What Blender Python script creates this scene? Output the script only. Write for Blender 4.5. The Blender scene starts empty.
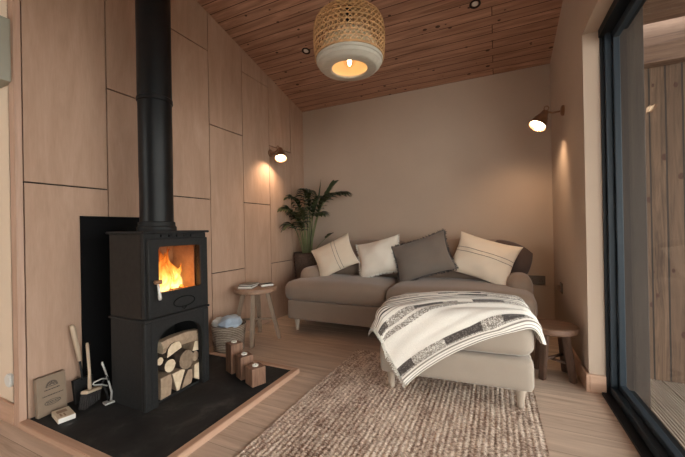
import bpy, bmesh, math, random
from mathutils import Vector, Matrix, noise
random.seed(7)
PI = math.pi
S = bpy.context.scene
COL = S.collection

# ------------------------------------------------------------------ helpers
def tag(o, label=None, cat=None, group=None, kind=None):
    if label: o['label'] = label
    if cat: o['category'] = cat
    if group: o['group'] = group
    if kind: o['kind'] = kind
    return o

def empty(name, loc=(0, 0, 0), rz=0.0):
    o = bpy.data.objects.new(name, None)
    o.empty_display_size = .05
    COL.objects.link(o)
    o.location = loc
    o.rotation_euler = (0, 0, rz)
    return o

def link(name, bm, mat, parent=None, loc=(0, 0, 0), rot=(0, 0, 0), smooth=False, angle=None):
    me = bpy.data.meshes.new(name)
    bmesh.ops.recalc_face_normals(bm, faces=bm.faces)
    bm.to_mesh(me); bm.free()
    mats = mat if isinstance(mat, (list, tuple)) else [mat]
    for m in mats: me.materials.append(m)
    if smooth:
        me.polygons.foreach_set('use_smooth', [True] * len(me.polygons))
        if angle is not None:
            try: me.set_sharp_from_angle(angle=math.radians(angle))
            except Exception: pass
    o = bpy.data.objects.new(name, me)
    COL.objects.link(o)
    o.location = loc; o.rotation_euler = rot
    if parent: o.parent = parent
    return o

def new(): return bmesh.new()

def box(bm, x0, x1, y0, y1, z0, z1, bev=0.0, seg=2, M=None, mi=0):
    r = bmesh.ops.create_cube(bm, size=1)
    vs = r['verts']
    for v in vs:
        v.co = Vector(((x0 + x1) / 2 + v.co.x * (x1 - x0), (y0 + y1) / 2 + v.co.y * (y1 - y0), (z0 + z1) / 2 + v.co.z * (z1 - z0)))
    if M is not None:
        for v in vs: v.co = M @ v.co
    fs = set(f for v in vs for f in v.link_faces)
    for f in fs: f.material_index = mi
    if bev > 0:
        es = list(set(e for v in vs for e in v.link_edges))
        bmesh.ops.bevel(bm, geom=es, offset=bev, segments=seg, profile=.5, affect='EDGES')

def lathe(bm, prof, n=24, c=(0, 0, 0), M=None, cap0=False, cap1=False, mi=0):
    rings = []
    for r, z in prof:
        ring = []
        for i in range(n):
            a = 2 * PI * i / n
            p = Vector((r * math.cos(a), r * math.sin(a), z))
            if M is not None: p = M @ p
            ring.append(bm.verts.new(p + Vector(c)))
        rings.append(ring)
    for a, b in zip(rings, rings[1:]):
        for i in range(n):
            f = bm.faces.new((a[i], a[(i + 1) % n], b[(i + 1) % n], b[i])); f.material_index = mi
    if cap0: bm.faces.new(rings[0][::-1]).material_index = mi
    if cap1: bm.faces.new(rings[-1]).material_index = mi

def tube(bm, pts, rad, n=8, mi=0, caps=True):
    pts = [Vector(p) for p in pts]
    rings = []
    up = Vector((0, 0, 1))
    prev = None
    for i, p in enumerate(pts):
        t = (pts[min(i + 1, len(pts) - 1)] - pts[max(i - 1, 0)]).normalized()
        if prev is None:
            a = up if abs(t.dot(up)) < .9 else Vector((1, 0, 0))
            u = t.cross(a).normalized()
        else:
            u = (prev - t * prev.dot(t)).normalized()
        prev = u
        w = t.cross(u)
        r = rad[i] if isinstance(rad, (list, tuple)) else rad
        rings.append([bm.verts.new(p + (u * math.cos(2 * PI * k / n) + w * math.sin(2 * PI * k / n)) * r) for k in range(n)])
    for a, b in zip(rings, rings[1:]):
        for i in range(n):
            f = bm.faces.new((a[i], a[(i + 1) % n], b[(i + 1) % n], b[i])); f.material_index = mi
    if caps:
        bm.faces.new(rings[0][::-1]).material_index = mi
        bm.faces.new(rings[-1]).material_index = mi

def rounded(bm, sx, sy, sz, r, n=14, crown=0.0, crown_f=0.0, c=(0, 0, 0), M=None, wob=0.0, seed=0):
    """soft upholstered block: rounded box, optional swelling of the top and of the front"""
    b2 = bmesh.new()
    bmesh.ops.create_cube(b2, size=2)
    bmesh.ops.subdivide_edges(b2, edges=b2.edges[:], cuts=n, use_grid_fill=True)
    hx, hy, hz = sx / 2, sy / 2, sz / 2
    m = {}
    for v in b2.verts:
        # denser sampling near the edges
        q = Vector((math.sin(v.co.x * PI / 2), math.sin(v.co.y * PI / 2), math.sin(v.co.z * PI / 2)))
        p = Vector((q.x * hx, q.y * hy, q.z * hz))
        inner = Vector((max(-hx + r, min(hx - r, p.x)), max(-hy + r, min(hy - r, p.y)), max(-hz + r, min(hz - r, p.z))))
        d = p - inner
        if d.length > 1e-9: p = inner + d.normalized() * r
        u, w, t = p.x / hx, p.y / hy, p.z / hz
        if crown and t > 0: p.z += crown * max(0, 1 - u * u) ** .6 * max(0, 1 - w * w) ** .6 * t
        if crown_f:
            p.y += crown_f * w * max(0, 1 - u * u) ** .5 * max(0, 1 - t * t) ** .5
            p.x += crown_f * u * max(0, 1 - w * w) ** .5 * max(0, 1 - t * t) ** .5
        if wob:
            k = noise.noise(Vector((p.x * 5 + seed, p.y * 5, p.z * 5))) * wob
            p += p.normalized() * k
        if M is not None: p = M @ p
        m[v] = bm.verts.new(p + Vector(c))
    for f in b2.faces: bm.faces.new([m[v] for v in f.verts])
    b2.free()

# ------------------------------------------------------------------ materials
class N:
    def __init__(self, name):
        self.m = bpy.data.materials.new(name); self.m.use_nodes = True
        self.t = self.m.node_tree; self.t.nodes.clear()
        self.out = self.t.nodes.new('ShaderNodeOutputMaterial')
        self.b = self.t.nodes.new('ShaderNodeBsdfPrincipled')
        self.t.links.new(self.b.outputs[0], self.out.inputs[0])
    def n(self, typ, **k):
        x = self.t.nodes.new('ShaderNode' + typ)
        for a, b in k.items():
            if a in x.inputs.keys() if isinstance(a, str) else False: x.inputs[a].default_value = b
            else: setattr(x, a, b)
        return x
    def l(self, a, b): self.t.links.new(a, b)
    def set(self, **k):
        for a, b in k.items(): self.b.inputs[a.replace('_', ' ')].default_value = b
    def coord(self, scale=(1, 1, 1), rot=(0, 0, 0), loc=(0, 0, 0), src='Object'):
        tc = self.n('TexCoord'); mp = self.n('Mapping')
        self.l(tc.outputs[src], mp.inputs[0])
        mp.inputs['Scale'].default_value = scale; mp.inputs['Rotation'].default_value = rot; mp.inputs['Location'].default_value = loc
        return mp.outputs[0]
    def noise(self, vec, scale=5, detail=4, rough=.55, dist=0):
        x = self.n('TexNoise'); self.l(vec, x.inputs['Vector'])
        x.inputs['Scale'].default_value = scale; x.inputs['Detail'].default_value = detail
        x.inputs['Roughness'].default_value = rough; x.inputs['Distortion'].default_value = dist
        return x.outputs['Fac']
    def ramp(self, fac, stops):
        x = self.n('ValToRGB'); self.l(fac, x.inputs[0])
        e = x.color_ramp.elements
        while len(e) < len(stops): e.new(.5)
        for el, (p, c) in zip(e, stops):
            el.position = p; el.color = (c[0], c[1], c[2], 1)
        return x.outputs[0]
    def mix(self, a, b, fac, mode='MIX'):
        x = self.n('Mix'); x.data_type = 'RGBA'; x.blend_type = mode
        for s, v in ((6, a), (7, b), (0, fac)):
            if isinstance(v, bpy.types.NodeSocket): self.l(v, x.inputs[s])
            elif s == 0: x.inputs[0].default_value = v
            else: x.inputs[s].default_value = (v[0], v[1], v[2], 1)
        return x.outputs[2]
    def math(self, op, a, b=None):
        x = self.n('Math'); x.operation = op
        for s, v in ((0, a), (1, b)):
            if v is None: continue
            if isinstance(v, bpy.types.NodeSocket): self.l(v, x.inputs[s])
            else: x.inputs[s].default_value = v
        return x.outputs[0]
    def bump(self, h, strength=.3, dist=.01):
        x = self.n('Bump'); self.l(h, x.inputs['Height'])
        x.inputs['Strength'].default_value = strength; x.inputs['Distance'].default_value = dist
        self.l(x.outputs[0], self.b.inputs['Normal'])
    def col(self, c):
        if isinstance(c, bpy.types.NodeSocket): self.l(c, self.b.inputs['Base Color'])
        else: self.b.inputs['Base Color'].default_value = (*c, 1)

def plain(name, c, rough=.6, metal=0.0, var=.12, scale=8, bump=.1, spec=None):
    n = N(name); n.set(Roughness=rough, Metallic=metal)
    f = n.noise(n.coord(), scale, 5)
    n.col(n.ramp(f, [(.3, [x * (1 - var) for x in c]), (.7, [min(1, x * (1 + var)) for x in c])]))
    if bump: n.bump(f, bump, .004)
    if spec is not None: n.b.inputs['Specular IOR Level'].default_value = spec
    return n.m

def wood(name, c1, c2, axis=0, rough=.5, scale=1.0, bump=.12, knots=0.0, kc=(.03, .015, .01)):
    n = N(name); n.set(Roughness=rough)
    sc = [14 * scale] * 3; sc[axis] = 1.0 * scale
    v = n.coord(tuple(sc))
    f = n.noise(v, 2.2, 6, .6, .6)
    f2 = n.noise(v, 9, 3, .6)
    f3 = n.math('ADD', n.math('MULTIPLY', f, .75), n.math('MULTIPLY', f2, .25))
    c = n.ramp(f3, [(.32, c1), (.5, [(a + b) / 2 for a, b in zip(c1, c2)]), (.68, c2)])
    if knots:
        ks = [7.0] * 3; ks[axis] = 3.5
        vo = n.n('TexVoronoi'); n.l(n.coord(tuple(ks)), vo.inputs['Vector']); vo.inputs['Scale'].default_value = knots
        c = n.mix(kc, c, n.ramp(vo.outputs['Distance'], [(.05, (0, 0, 0)), (.10, (1, 1, 1))]))
    n.col(c); n.bump(f3, bump, .004)
    return n.m

def planks(name, c1, c2, c3, L, W, gap=.0025, rough=.5, axis='X', knots=0.0, kcol=(.06, .02, .012), mortar=(.04, .025, .018), spec=.4, lineS=1.0, grain=1.0):
    """boards running along X (or Y), coloured per board"""
    n = N(name); n.set(Roughness=rough); n.b.inputs['Specular IOR Level'].default_value = spec
    rot = (0, 0, 0) if axis == 'X' else (0, 0, PI / 2)
    v = n.coord(rot=rot)
    br = n.n('TexBrick'); n.l(v, br.inputs['Vector'])
    br.offset = .37; br.offset_frequency = 2; br.squash = 1
    for k, val in (('Scale', 1), ('Mortar Size', gap), ('Mortar Smooth', .1), ('Bias', 0), ('Brick Width', L), ('Row Height', W)):
        br.inputs[k].default_value = val
    br.inputs['Color1'].default_value = (0, 0, 0, 1); br.inputs['Color2'].default_value = (1, 1, 1, 1); br.inputs['Mortar'].default_value = (.5, .5, .5, 1)
    # grain coordinates shifted per board
    cm = n.n('Combine' + 'XYZ'); n.l(n.math('MULTIPLY', br.outputs['Color'], 7.3), cm.inputs[0]); n.l(n.math('MULTIPLY', br.outputs['Color'], 3.1), cm.inputs[2])
    ad = n.n('VectorMath'); ad.operation = 'ADD'; n.l(v, ad.inputs[0]); n.l(cm.outputs[0], ad.inputs[1])
    mp = n.n('Mapping'); n.l(ad.outputs[0], mp.inputs[0]); mp.inputs['Scale'].default_value = (1.1, 16, 16)
    f = n.noise(mp.outputs[0], 1.6, 7, .62, .8 * grain)
    base = n.mix(c1, c2, n.ramp(f, [(.3, (0, 0, 0)), (.7, (1, 1, 1))]))
    base = n.mix(base, c3, n.math('MULTIPLY', br.outputs['Color'], .55))
    if knots:
        mk = n.n('Mapping'); n.l(v, mk.inputs[0]); mk.inputs['Scale'].default_value = (1, 1.5, 1)
        vo = n.n('TexVoronoi'); n.l(mk.outputs[0], vo.inputs['Vector']); vo.inputs['Scale'].default_value = knots
        vo.inputs['Randomness'].default_value = 1
        sel = n.math('GREATER_THAN', vo.outputs['Color'], .35)
        sp = n.n('SeparateColor'); n.l(vo.outputs['Color'], sp.inputs[0])
        thr = n.math('MULTIPLY', n.math('GREATER_THAN', sp.outputs[0], .45), n.math('ADD', .07, n.math('MULTIPLY', sp.outputs[1], .13)))
        k = n.math('LESS_THAN', vo.outputs['Distance'], thr)
        base = n.mix(base, kcol, n.math('MULTIPLY', k, .85))
    c = n.mix(base, mortar, n.math('MULTIPLY', br.outputs['Fac'], lineS))
    n.col(c)
    h = n.math('SUBTRACT', n.math('MULTIPLY', f, .25), br.outputs['Fac'])
    n.bump(h, .25, .004)
    return n.m

def fabric(name, c, var=.1, scale=420, rough=.95, bump=.25, sheen=.3):
    n = N(name); n.set(Roughness=rough)
    n.b.inputs['Sheen Weight'].default_value = sheen
    n.b.inputs['Specular IOR Level'].default_value = .15
    v = n.coord()
    a = n.noise(v, scale, 2); b = n.noise(v, 6, 4)
    f = n.math('ADD', n.math('MULTIPLY', a, .5), n.math('MULTIPLY', b, .5))
    n.col(n.ramp(f, [(.3, [x * (1 - var) for x in c]), (.7, [min(1, x * (1 + var)) for x in c])]))
    n.bump(a, bump, .002)
    return n.m

def emit(name, c, s):
    n = N(name); n.set(Roughness=.5); n.col(c)
    n.b.inputs['Emission Color'].default_value = (*c, 1); n.b.inputs['Emission Strength'].default_value = s
    return n.m

def glass(name, tint=(.9, .95, .97), refl=.12):
    n = N(name); t = n.t; t.nodes.remove(n.b)
    tr = t.nodes.new('ShaderNodeBsdfTransparent'); tr.inputs[0].default_value = (*tint, 1)
    gl = t.nodes.new('ShaderNodeBsdfGlossy'); gl.inputs['Roughness'].default_value = .02
    lw = n.n('LayerWeight'); lw.inputs[0].default_value = .5
    p4 = n.math('MULTIPLY', n.math('POWER', lw.outputs['Facing'], 5.0), .07)
    fc = n.math('ADD', p4, .02)
    mx = t.nodes.new('ShaderNodeMixShader')
    t.links.new(fc, mx.inputs[0]); t.links.new(tr.outputs[0], mx.inputs[1]); t.links.new(gl.outputs[0], mx.inputs[2])
    t.links.new(mx.outputs[0], n.out.inputs[0])
    return n.m

M = {}
M['plaster'] = plain('cream_plaster', (.515, .40, .315), .9, var=.03, scale=3, bump=.04, spec=.15)
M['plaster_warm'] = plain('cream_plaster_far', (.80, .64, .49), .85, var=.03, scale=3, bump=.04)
def plywood():
    n = N('birch_plywood'); n.set(Roughness=.6); n.b.inputs['Specular IOR Level'].default_value = .15
    v = n.coord((1, 6, 1.0)); f = n.noise(v, 1.3, 7, .6, 1.6)
    f2 = n.noise(n.coord((1, 30, 3)), 4, 4, .6)
    g = n.math('ADD', n.math('MULTIPLY', f, .7), n.math('MULTIPLY', f2, .3))
    n.col(n.ramp(g, [(.3, (.40, .255, .18)), (.52, (.47, .31, .225)), (.75, (.54, .37, .28))])); n.bump(g, .05, .003)
    return n.m
M['ply'] = plywood()
M['seam'] = plain('dark_seam', (.02, .014, .01), .9, bump=0)
M['floor'] = planks('oak_floor', (.44, .30, .215), (.80, .63, .50), (.58, .44, .34), 1.9, .19, .0015, .42, 'X', mortar=(.22, .14, .09), lineS=.7)
M['ceil'] = planks('pine_ceiling', (.22, .105, .065), (.74, .44, .31), (.34, .18, .12), 9.0, .092, .0035, .5, 'X', knots=9.5, kcol=(.03,.010,.006), mortar=(.09, .038, .024))
M['oak'] = wood('oak_trim', (.46, .27, .18), (.62, .40, .285), 1, .5)
M['oakx'] = wood('oak_trim_across', (.46, .27, .18), (.62, .40, .285), 0, .5)
M['oakz'] = wood('oak_trim_upright', (.44, .27, .19), (.58, .38, .28), 2, .5)
def slate():
    n = N('slate'); n.set(Roughness=.7); n.b.inputs['Specular IOR Level'].default_value = .3
    v = n.coord(); a = n.noise(v, 5, 8, .65, .5); b = n.noise(v, 40, 4)
    n.col(n.ramp(a, [(.3, (.012, .012, .012)), (.55, (.026, .025, .025)), (.75, (.070, .064, .060))]))
    n.bump(n.math('ADD', n.math('MULTIPLY', a, .8), n.math('MULTIPLY', b, .2)), .35, .006)
    return n.m
M['slate'] = slate()
M['iron'] = plain('black_cast_iron', (.016, .0155, .0155), .6, 0, .2, 60, .25, .22)
M['iron_side'] = plain('black_steel_side', (.020, .016, .0135), .6, 0, .2, 30, .15, .2)
M['plate'] = plain('matt_black_plate', (.005, .005, .0055), .8, 0, .1, 20, .05, .1)
M['flue'] = plain('black_flue_enamel', (.006, .006, .0065), .4, 0, .1, 20, .02, .22)
M['black'] = plain('black_powder_coat', (.008, .009, .011), .5, 0, .1, 20, .02, .25)
M['grey_alu'] = plain('blue_grey_aluminium', (.021, .031, .042), .5, 0, .05, 20, .02, .3)
M['steel'] = plain('brushed_steel', (.62, .60, .57), .42, .55, .05, 30, .05)
M['brass'] = plain('aged_brass', (.36, .21, .13), .38, .85, .15, 30, .05)
M['sofa'] = fabric('taupe_sofa_fabric', (.295, .215, .165), .07)
M['ott'] = fabric('taupe_footstool_fabric', (.36, .295, .24), .07)
M['leg'] = wood('washed_wood_legs', (.40, .32, .25), (.52, .43, .35), 2, .5, 2)
M['cush_cream'] = fabric('cream_cushion_cotton', (.80, .67, .53), .05, 300)
M['cush_pale'] = fabric('pale_cushion_cotton', (.80, .72, .62), .05, 300)
M['cush_line'] = fabric('brown_cushion_thread', (.22, .15, .11), .1, 300)
M['cush_grey'] = fabric('grey_cushion_linen', (.185, .15, .125), .10, 260)
M['cush_dark'] = fabric('dark_brown_cushion', (.085, .055, .045), .1, 260)
M['charcoal'] = fabric('charcoal_fringe', (.05, .045, .045), .1, 260)
M['white_thread'] = fabric('white_fringe_thread', (.78, .74, .67), .05, 300)
M['stoolwood'] = wood('grey_brown_stool_wood', (.19, .125, .085), (.33, .235, .165), 2, .6, 1.6, .25)
M['stooltop'] = wood('brown_stool_top', (.24, .135, .085), (.40, .25, .165), 1, .5, 1.6, .25)
M['stoolwood2'] = wood('reddish_stool_wood', (.07, .035, .022), (.13, .07, .045), 2, .6, 1.6, .25)
M['stooltop2'] = wood('warm_stool_top', (.13, .065, .04), (.22, .125, .08), 0, .5, 1.6, .25)
M['block'] = wood('rustic_holder_wood', (.11, .045, .028), (.30, .165, .10), 2, .5, 2.5, .3)
M['wax'] = plain('white_wax', (.85, .82, .76), .4, var=.02, bump=0)
M['bark'] = plain('bark', (.075, .048, .032), .9, 0, .4, 40, .9)
def endgrain(name, c1, c2):
    n = N(name); n.set(Roughness=.8)
    f = n.noise(n.coord((1, 1, 1)), 28, 5, .6, 1.0)
    n.col(n.ramp(f, [(.3, c1), (.7, c2)])); n.bump(f, .4, .003)
    return n.m
M['log_pale'] = endgrain('pale_split_wood', (.58, .43, .28), (.78, .63, .45))
M['log_brown'] = endgrain('brown_split_wood', (.17, .11, .07), (.30, .21, .14))
M['log_mid'] = endgrain('tan_split_wood', (.27, .18, .115), (.44, .31, .21))
M['kraft'] = plain('kraft_card', (.25, .18, .125), .8, var=.06, scale=20)
M['kraft_edge'] = plain('kraft_card_edge', (.16, .11, .075), .8, var=.06, scale=20)
M['ink'] = plain('dark_print', (.05, .035, .03), .8, bump=0)
M['paper'] = plain('white_paper', (.80, .76, .69), .7, var=.03, bump=0)
M['cream_card'] = plain('cream_card', (.62, .50, .36), .7, var=.05, bump=0)
M['brown_print'] = plain('brown_print', (.32, .20, .13), .7, bump=0)
M['handle_wood'] = wood('pale_handle_wood', (.50, .37, .26), (.64, .50, .37), 2, .5, 3)
M['bristle'] = fabric('black_bristles', (.03, .026, .025), .3, 500)
M['basket'] = None
M['soil'] = plain('soil', (.05, .035, .025), .95, bump=.8, scale=60)
M['stem'] = plain('palm_stem', (.20, .22, .10), .5, var=.2)
def leafm():
    n = N('palm_leaf'); n.set(Roughness=.45)
    f = n.noise(n.coord(), 6, 3)
    n.col(n.ramp(f, [(.3, (.020, .028, .012)), (.55, (.055, .068, .028)), (.8, (.13, .145, .06))]))
    return n.m
M['leaf'] = leafm()
M['pot'] = plain('dark_brown_woven_pot', (.09, .06, .045), .85, 0, .35, 50, .8)
M['rattan'] = plain('honey_rattan', (.50, .28, .12), .6, 0, .3, 40, .15)
M['limed'] = wood('limed_wood_band', (.38, .345, .285), (.48, .44, .37), 0, .7, 1.5)
M['shade_in'] = plain('cream_shade_inner', (.80, .66, .46), .7, var=.03, bump=0)
M['fence'] = planks('weathered_cladding', (.040, .021, .013), (.21, .125, .075), (.11, .062, .037), 9.0, .084, .005, .75, 'X', knots=8.0, grain=2.0, mortar=(.03, .02, .015))
M['beam'] = wood('outside_cedar', (.10, .050, .032), (.30, .18, .12), 0, .7, 1.0)
M['post'] = wood('outside_grey_post', (.024, .014, .009), (.048, .030, .020), 2, .7, 1.0)
M['deck'] = wood('deck_board', (.34, .265, .205), (.50, .40, .32), 1, .7, 1.0)
M['socket'] = plain('dark_socket_plate', (.16, .12, .09), .4, .5, .05)
M['white_plastic'] = plain('white_plastic', (.75, .72, .67), .4, var=.02, bump=0)
M['cloth_blue'] = fabric('blue_grey_cloth', (.36, .42, .50), .08, 200)
M['cloth_white'] = fabric('pale_cloth', (.52, .52, .50), .08, 200)
M['glass'] = glass('clear_pane')
M['stoveglass'] = glass('stove_glass', (1, .95, .9))
M['bulb'] = emit('warm_filament', (1, .74, .42), 16)
M['bulb_s'] = emit('warm_bulb_face', (1, .70, .42), 14)
M['greycab'] = plain('grey_cupboard_paint', (.34, .33, .27), .6, var=.03, bump=0)

def basketm():
    n = N('pale_woven_seagrass'); n.set(Roughness=.85)
    v = n.coord(); w = n.n('TexWave'); n.l(v, w.inputs[0]); w.wave_type = 'BANDS'; w.bands_direction = 'Z'
    w.inputs['Scale'].default_value = 22; w.inputs['Distortion'].default_value = 1.5; w.inputs['Detail'].default_value = 2; w.inputs['Detail Scale'].default_value = 3
    f = n.noise(v, 60, 3)
    g = n.math('ADD', n.math('MULTIPLY', w.outputs['Fac'], .6), n.math('MULTIPLY', f, .4))
    n.col(n.ramp(g, [(.25, (.12, .085, .06)), (.55, (.27, .20, .145)), (.8, (.38, .30, .23))])); n.bump(g, .8, .006)
    return n.m
M['basket'] = basketm()

def rugm():
    n = N('jute_rug'); n.set(Roughness=.95); n.b.inputs['Specular IOR Level'].default_value = .1
    tc = n.coord((1, 1, 1))
    a = n.noise(n.coord((38, 7, 1)), 1, 3, .6)
    b = n.noise(n.coord((70, 110, 40)), 1, 3, .7)
    c = n.noise(n.coord((5, 1.2, 1)), 1, 3, .6)
    f = n.math('ADD', n.math('ADD', n.math('MULTIPLY', a, .28), n.math('MULTIPLY', b, .54)), n.math('MULTIPLY', c, .18))
    n.col(n.ramp(f, [(.39, (.19, .115, .085)), (.46, (.46, .33, .255)), (.52, (.74, .58, .47)), (.59, (.97, .83, .70))]))
    n.bump(b, .6, .006)
    return n.m
M['rug'] = rugm()

def blanketm():
    n = N('striped_wool_blanket'); n.set(Roughness=.95); n.b.inputs['Specular IOR Level'].default_value = .1
    n.b.inputs['Sheen Weight'].default_value = .2
    at = n.n('Attribute'); at.attribute_name = 'weave'
    f = n.noise(n.coord(), 350, 2); g = n.noise(n.coord(), 30, 3)
    n.col(n.mix(at.outputs['Color'], n.ramp(f, [(.3, (.72, .72, .72)), (.7, (1.1, 1.1, 1.1))]), .6, 'MULTIPLY'))
    n.bump(n.math('ADD', n.math('MULTIPLY', f, .5), n.math('MULTIPLY', g, .5)), .5, .004)
    return n.m
M['blanket'] = blanketm()

def flamem():
    n = N('flame'); t = n.t; t.nodes.remove(n.b)
    v = n.coord((1, 1, 1))
    sp = n.n('SeparateXYZ'); n.l(v, sp.inputs[0])
    nz = n.noise(n.coord((9, 9, 3.5)), 2.0, 4, .6, 1.2)
    h = n.math('ADD', n.math('MULTIPLY', sp.outputs[2], 3.6), n.math('MULTIPLY', n.math('SUBTRACT', nz, .5), 1.8))
    c = n.ramp(h, [(.05, (1, .78, .30)), (.3, (1, .50, .09)), (.6, (.95, .24, .03)), (.95, (.45, .07, .01))])
    em = t.nodes.new('ShaderNodeEmission'); n.l(c, em.inputs[0])
    st = n.ramp(h, [(.0, (1, 1, 1)), (.4, (.45, .45, .45)), (1.0, (.12, .12, .12))])
    n.l(n.math('MULTIPLY', st, 3.4), em.inputs[1])
    tr = t.nodes.new('ShaderNodeBsdfTransparent')
    lw = n.n('LayerWeight'); lw.inputs[0].default_value = .35
    al = n.math('MULTIPLY', n.ramp(nz, [(.33, (.15, .15, .15)), (.55, (1, 1, 1))]), n.math('SUBTRACT', 1.0, lw.outputs['Facing']))
    mx = t.nodes.new('ShaderNodeMixShader'); n.l(al, mx.inputs[0]); n.l(tr.outputs[0], mx.inputs[1]); n.l(em.outputs[0], mx.inputs[2])
    n.l(mx.outputs[0], n.out.inputs[0])
    return n.m
M['flame'] = flamem()
M['ember'] = None
def emberm():
    n = N('glowing_embers'); n.set(Roughness=.9); n.col((.05, .02, .01))
    f = n.noise(n.coord(), 25, 3)
    n.l(n.ramp(f, [(.4, (0, 0, 0)), (.6, (1, .28, .04))]), n.b.inputs['Emission Color']); n.b.inputs['Emission Strength'].default_value = 2.5
    return n.m
M['ember'] = emberm()
M['brick'] = plain('vermiculite_lining', (.26, .16, .10), .9, var=.35, scale=12, bump=.2)

# ------------------------------------------------------------------ room dimensions
XL, XR, YB = -2.253, .489, 3.66
YJ, XD, ZD = 2.405, .557, 2.139
ZE, SL = 2.531, .251
Y0 = .857; PW = .418
YN = -3.0; XF = -4.6
def zc(y): return ZE + SL * (YB - y)

def struct(name, bm, m, **k):
    o = link(name, bm, m, **k); o['kind'] = 'structure'; return o

bm = new(); box(bm, XF - .1, .56, YN - .1, YB + .1, -.1, 0)
struct('floor', bm, M['floor'])

# sloping ceiling, its local X-Y plane lies in the boards
ang = -math.atan(SL)
bm = new(); Lc = (YB - YN + .3) / math.cos(ang)
box(bm, XF - .1, .75, -Lc, .12, 0, .08)
struct('ceiling', bm, M['ceil'], loc=(0, YB, ZE), rot=(ang, 0, 0))

# back wall
def quadprism_x(bm, x0, x1, pts):      # polygon in (y,z) extruded in x
    a = [bm.verts.new((x0, y, z)) for y, z in pts]; b = [bm.verts.new((x1, y, z)) for y, z in pts]
    bm.faces.new(a); bm.faces.new(b[::-1])
    for i in range(len(pts)):
        j = (i + 1) % len(pts); bm.faces.new((a[i], b[i], b[j], a[j]))
bm = new(); box(bm, XL - .12, XR + .12, YB, YB + .1, 0, ZE + .04)
struct('wall_back', bm, M['plaster'])
# right wall: pier beyond the door, and lintel above the opening
bm = new()
quadprism_x(bm, XR, .656, [(YJ, 0), (YB, 0), (YB, ZE + .03), (YJ, zc(YJ) + .03)])
struct('wall_right', bm, M['plaster'])
bm = new()
quadprism_x(bm, XR, .70, [(YN, ZD), (YJ, ZD), (YJ, zc(YJ) + .03), (YN, zc(YN) + .03)])
quadprism_x(bm, XR, .70, [(YN, 0), (-1.7, 0), (-1.7, ZD), (YN, ZD)])
struct('wall_right', bm, M['plaster'])

# left wall: backing and plywood sheets with open joints
bm = new()
quadprism_x(bm, XL - .10, XL - .019, [(.84, 0), (YB, 0), (YB, ZE + .03), (.84, zc(.84) + .03)])
g = .0044
def sheet(y0, y1, z0, z1):
    top0, top1 = (z1, z1) if z1 else (zc(y0) - .002, zc(y1) - .002)
    pts = [(y0 + g, z0 + g), (y1 - g, z0 + g), (y1 - g, top1 - (g if z1 else 0)), (y0 + g, top0 - (g if z1 else 0))]
    n0 = len(bm.faces)
    quadprism_x(bm, XL - .018, XL, pts)
    bm.faces.ensure_lookup_table()
    for f in bm.faces[n0:]: f.material_index = 1
ys = [Y0 + PW * i for i in range(7)] + [YB + .002]
joints = [[1.281, 2.578], [.632, 1.934], [1.281, 2.578], [.632, 1.939], [1.281, 2.578], [.636, 1.939], [1.281]]
for i, js in enumerate(joints):
    z = .0
    for j in js: sheet(ys[i], ys[i + 1], z, j); z = j
    sheet(ys[i], ys[i + 1], z, None)
struct('wall_left', bm, [M['seam'], M['ply']])
# end board of the plywood wall
bm = new(); quadprism_x(bm, XL - .055, XL + .001, [(.826, 0), (Y0 - .002, 0), (Y0 - .002, zc(Y0)), (.826, zc(.826))])
struct('trim_1', bm, M['oakz'])
# cream wall round the corner
bm = new(); a = [(XF, 0), (XL - .05, 0), (XL - .05, zc(.84) + .03), (XF, zc(.84) + .03)]
box(bm, XF, XL - .052, .84, .94, 0, zc(.84) + .03)
struct('wall_near_left', bm, M['plaster_warm'])
bm = new(); quadprism_x(bm, XF - .1, XF, [(YN, 0), (.94, 0), (.94, zc(.94) + .05), (YN, zc(YN) + .05)])
struct('wall_far_left', bm, M['plaster_warm'])
# wall behind the camera with an added, unseen window that lights the cream wall
bm = new()
zt = zc(YN) + .1
box(bm, XF, -4.0, YN - .1, YN, 0, zt); box(bm, -2.6, XR + .2, YN - .1, YN, 0, zt)
box(bm, -4.0, -2.6, YN - .1, YN, 0, .3); box(bm, -4.0, -2.6, YN - .1, YN, 2.7, zt)
struct('wall_front', bm, M['plaster'])
w = empty('added_window_1', (-3.3, YN - .05, .3)); w['kind'] = 'structure'
bm = new()
for x in (-.67, 0, .67): box(bm, x - .03, x + .03, -.03, .03, 0, 2.4)
box(bm, -.67, .67, -.03, .03, 0, .06); box(bm, -.67, .67, -.03, .03, 2.34, 2.4)
link('window_frame', bm, M['black'], w)
bm = new(); box(bm, -.65, .65, -.004, .004, .05, 2.35); link('pane', bm, M['glass'], w)

# skirtings
def skirt(name, x0, x1, y0, y1, m):
    bm = new(); box(bm, x0, x1, y0, y1, 0, .108, .004); struct(name, bm, m)
skirt('baseboard_back', XL, XR, YB - .018, YB, M['oakx'])
skirt('baseboard_right', XR - .018, XR, YJ - .018, YB - .018, M['oak'])
skirt('baseboard_jamb', XR, XD + .012, YJ - .018, YJ, M['oakx'])
skirt('baseboard_near_left', XF, XL - .057, .822, .84, M['oakx'])

# ------------------------------------------------------------------ sliding door
d = empty('door_1', (XD, YJ, 0)); d['kind'] = 'structure'
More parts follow.
